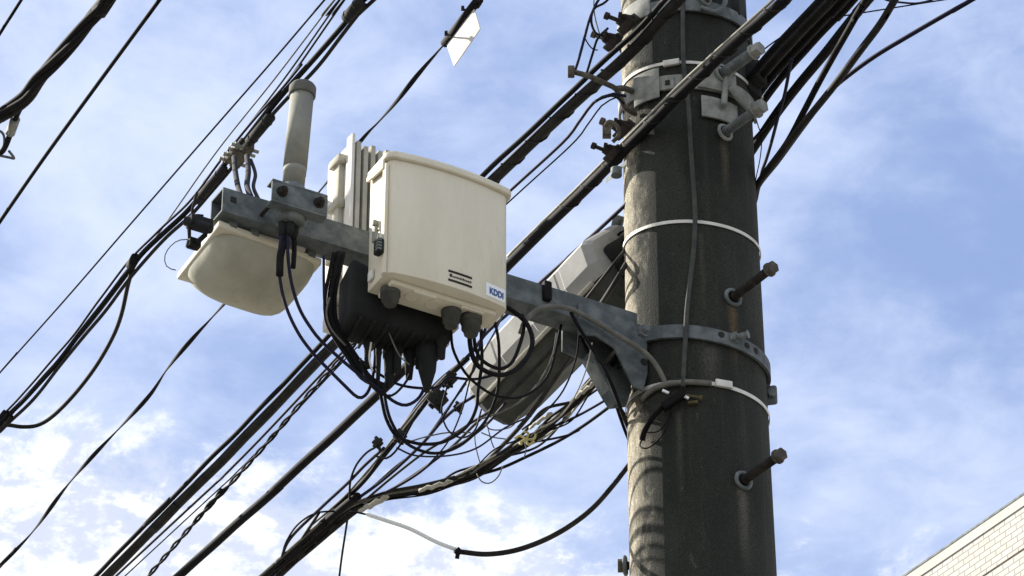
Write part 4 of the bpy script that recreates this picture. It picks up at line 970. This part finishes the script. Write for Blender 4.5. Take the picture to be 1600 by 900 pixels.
rc([(1187, 284), (1191, 266), (1197, 250), (1206, 220), (1217, 178), (1226, 147), (1234, 106), (1237, 92)], 5.5, 'u', 'steep short cable linking the bundle to the lowest trunk', (1206, 220, .06), e1=0)
rc([(1160, 238), (1169, 227), (1195, 198), (1224, 165), (1245, 140)], 4.5, 'b', 'thin cable beside the upper edge of the thick cable by the pole', (1195, 198, .0), e1=0)
rc([(1190, 80), (1210, 65), (1232, 51), (1262, 34), (1310, 26), (1335, 22)], 2.4, 'b', 'hair-thin wire above the thick bundle right of the clamp', (1210, 65, .0))
rc([(1365, -12), (1385, 0), (1410, 4), (1435, 5), (1460, -2), (1480, -16)], 3.5, 'u', 'shallow wire loop peeking in at the top edge on the right', (1410, 4, .0), e1=0)
cab([P(x, y, dp(y)) for x, y in [(1180, 180), (1184, 195), (1190, 215), (1188, 245), (1183, 270), (1180, 285)]], 1.8, 'b', 'hair-thin wire dangling close to the right edge of the pole')
m = MB()
for dv_, off_ in ((0, 0), (1, 5)): m.tube([P(1150+off_, 0-6, dp(0)-.05), P(1158+off_, 30, dp(30)-.06), P(1163+off_, 52, dp(52)-.05)], .005, 8)
setp(m.build('cable', M_blk), 'short black leads on the right edge of the pole top', 'cable')

# ---- left clutter near the pole top
GS = 'suspension fittings left of the pole'
def fitting(px, py, t, s, label, d=None):
    q = P(px, py, dp(py)-.28 if d is None else d); dvv = (p1[2]-p1[3]).normalized(); nn = V((-.6, -.1, .5)).normalized()
    th = thing('suspension_fitting', q, label, 'cable fitting', GS)
    m = MB(); b3 = dvv.cross(nn).normalized(); m.box(q, dvv, b3, nn, .06*s, .026*s, .022*s); m.box(q+nn*.016*s, dvv, b3, nn, .03*s, .02*s, .02*s); m.build('body', M_rust, th, .003)
    m = MB(); m.tube([q, q-RT*.045*s+ZU*.022*s], .0055*s, 10); hexhead(m, q-RT*.046*s+ZU*.0225*s, V((-.9, 0, .45)), .0095*s, .010); m.build('bolt', M_rust_l if t else M_rust, th)
    m = MB(); m.tube([q+dvv*.03*s, q+dvv*.03*s-RT*.03*s+ZU*.006], .0045*s, 10); hexhead(m, q+dvv*.03*s-RT*.03*s+ZU*.006, V((-1, 0, .2)), .008*s, .008); m.build('bolt', M_rust, th)
fitting(982, 38, 0, 1.0, 'rusty bolted fitting on the upper trunk cable, nearest the top edge', (H([(982, 38)], (1040, 20, -.40))[0]-CAM).dot(FW))
fitting(958, 66, 1, .9, 'rusty bolted fitting on the upper trunk cable, above the hooked rod', (H([(958, 66)], (1040, 20, -.40))[0]-CAM).dot(FW))
fitting(975, 203, 1, 1.0, 'rusty bolted fitting on the lower trunk cable, under the hooked rod', (H([(975, 203)], (1080, 130, -.40))[0]-CAM).dot(FW))
fitting(958, 240, 0, .9, 'rusty bolted fitting on the lower trunk cable, lowest on the left of the pole', (H([(958, 240)], (1080, 130, -.40))[0]-CAM).dot(FW))
m = MB()
m.tube(smooth_path([P(944, 200, dp(200)-.3), P(952, 190, dp(200)-.3), P(965, 198, dp(200)-.3), P(966, 212, dp(200)-.3), P(957, 222, dp(200)-.3)], 6), .005, 9)
m.box(P(948, 206, dp(200)-.3), RT, V((0, 1, 0)), ZU, .02, .02, .026); setp(m.build('wire_shackle', M_rust_l, None, .002), 'small rusty shackle loop beside the lower trunk cable', 'shackle')
m = MB(); a = P(963, 268, dp(268)-.22); m.box(a, (p2[2]-p2[4]).normalized(), NR, ZU, .07, .02, .014); m.cyl(a-ZU*.012, a+ZU*.008, .013, n=16); setp(m.build('lug', M_galv, None, .002), 'grey lug under the lower trunk cable at the left edge of the pole', 'lug')
GX = 'thin leads left of the pole top'
for pts, w_, mk, lab in (([(952, -20), (935, 0), (922, 28), (913, 60), (905, 90), (898, 112)], 4.5, 'u', 'leftmost thin lead rising from the hooked rod tip'),
                     ([(962, -14), (945, 4), (928, 14), (924, 34), (931, 52), (945, 56)], 4, 'b', 'bowed lead curling into the upper fitting'),
                     ([(934, -20), (928, 0), (929, 22), (934, 44), (940, 62)], 2.2, 'g', 'hair-thin pale wire left of the upper fitting'),
                     ([(914, 60), (920, 70), (928, 78), (936, 78)], 2.2, 'b', 'hair-thin short wire near the upper trunk'),
                     ([(950, 44), (934, 60), (926, 84), (918, 110), (914, 120)], 4, 'b', 'lead dropping from the upper fitting to the upper trunk'),
                     ([(975, 162), (960, 150), (945, 152), (930, 158)], 4, 'b', 'short lead under the hooked rod')):
    cab([P(x, y, dp(y)-.28) for x, y in pts], w_, mk, lab, GX, step=.01)
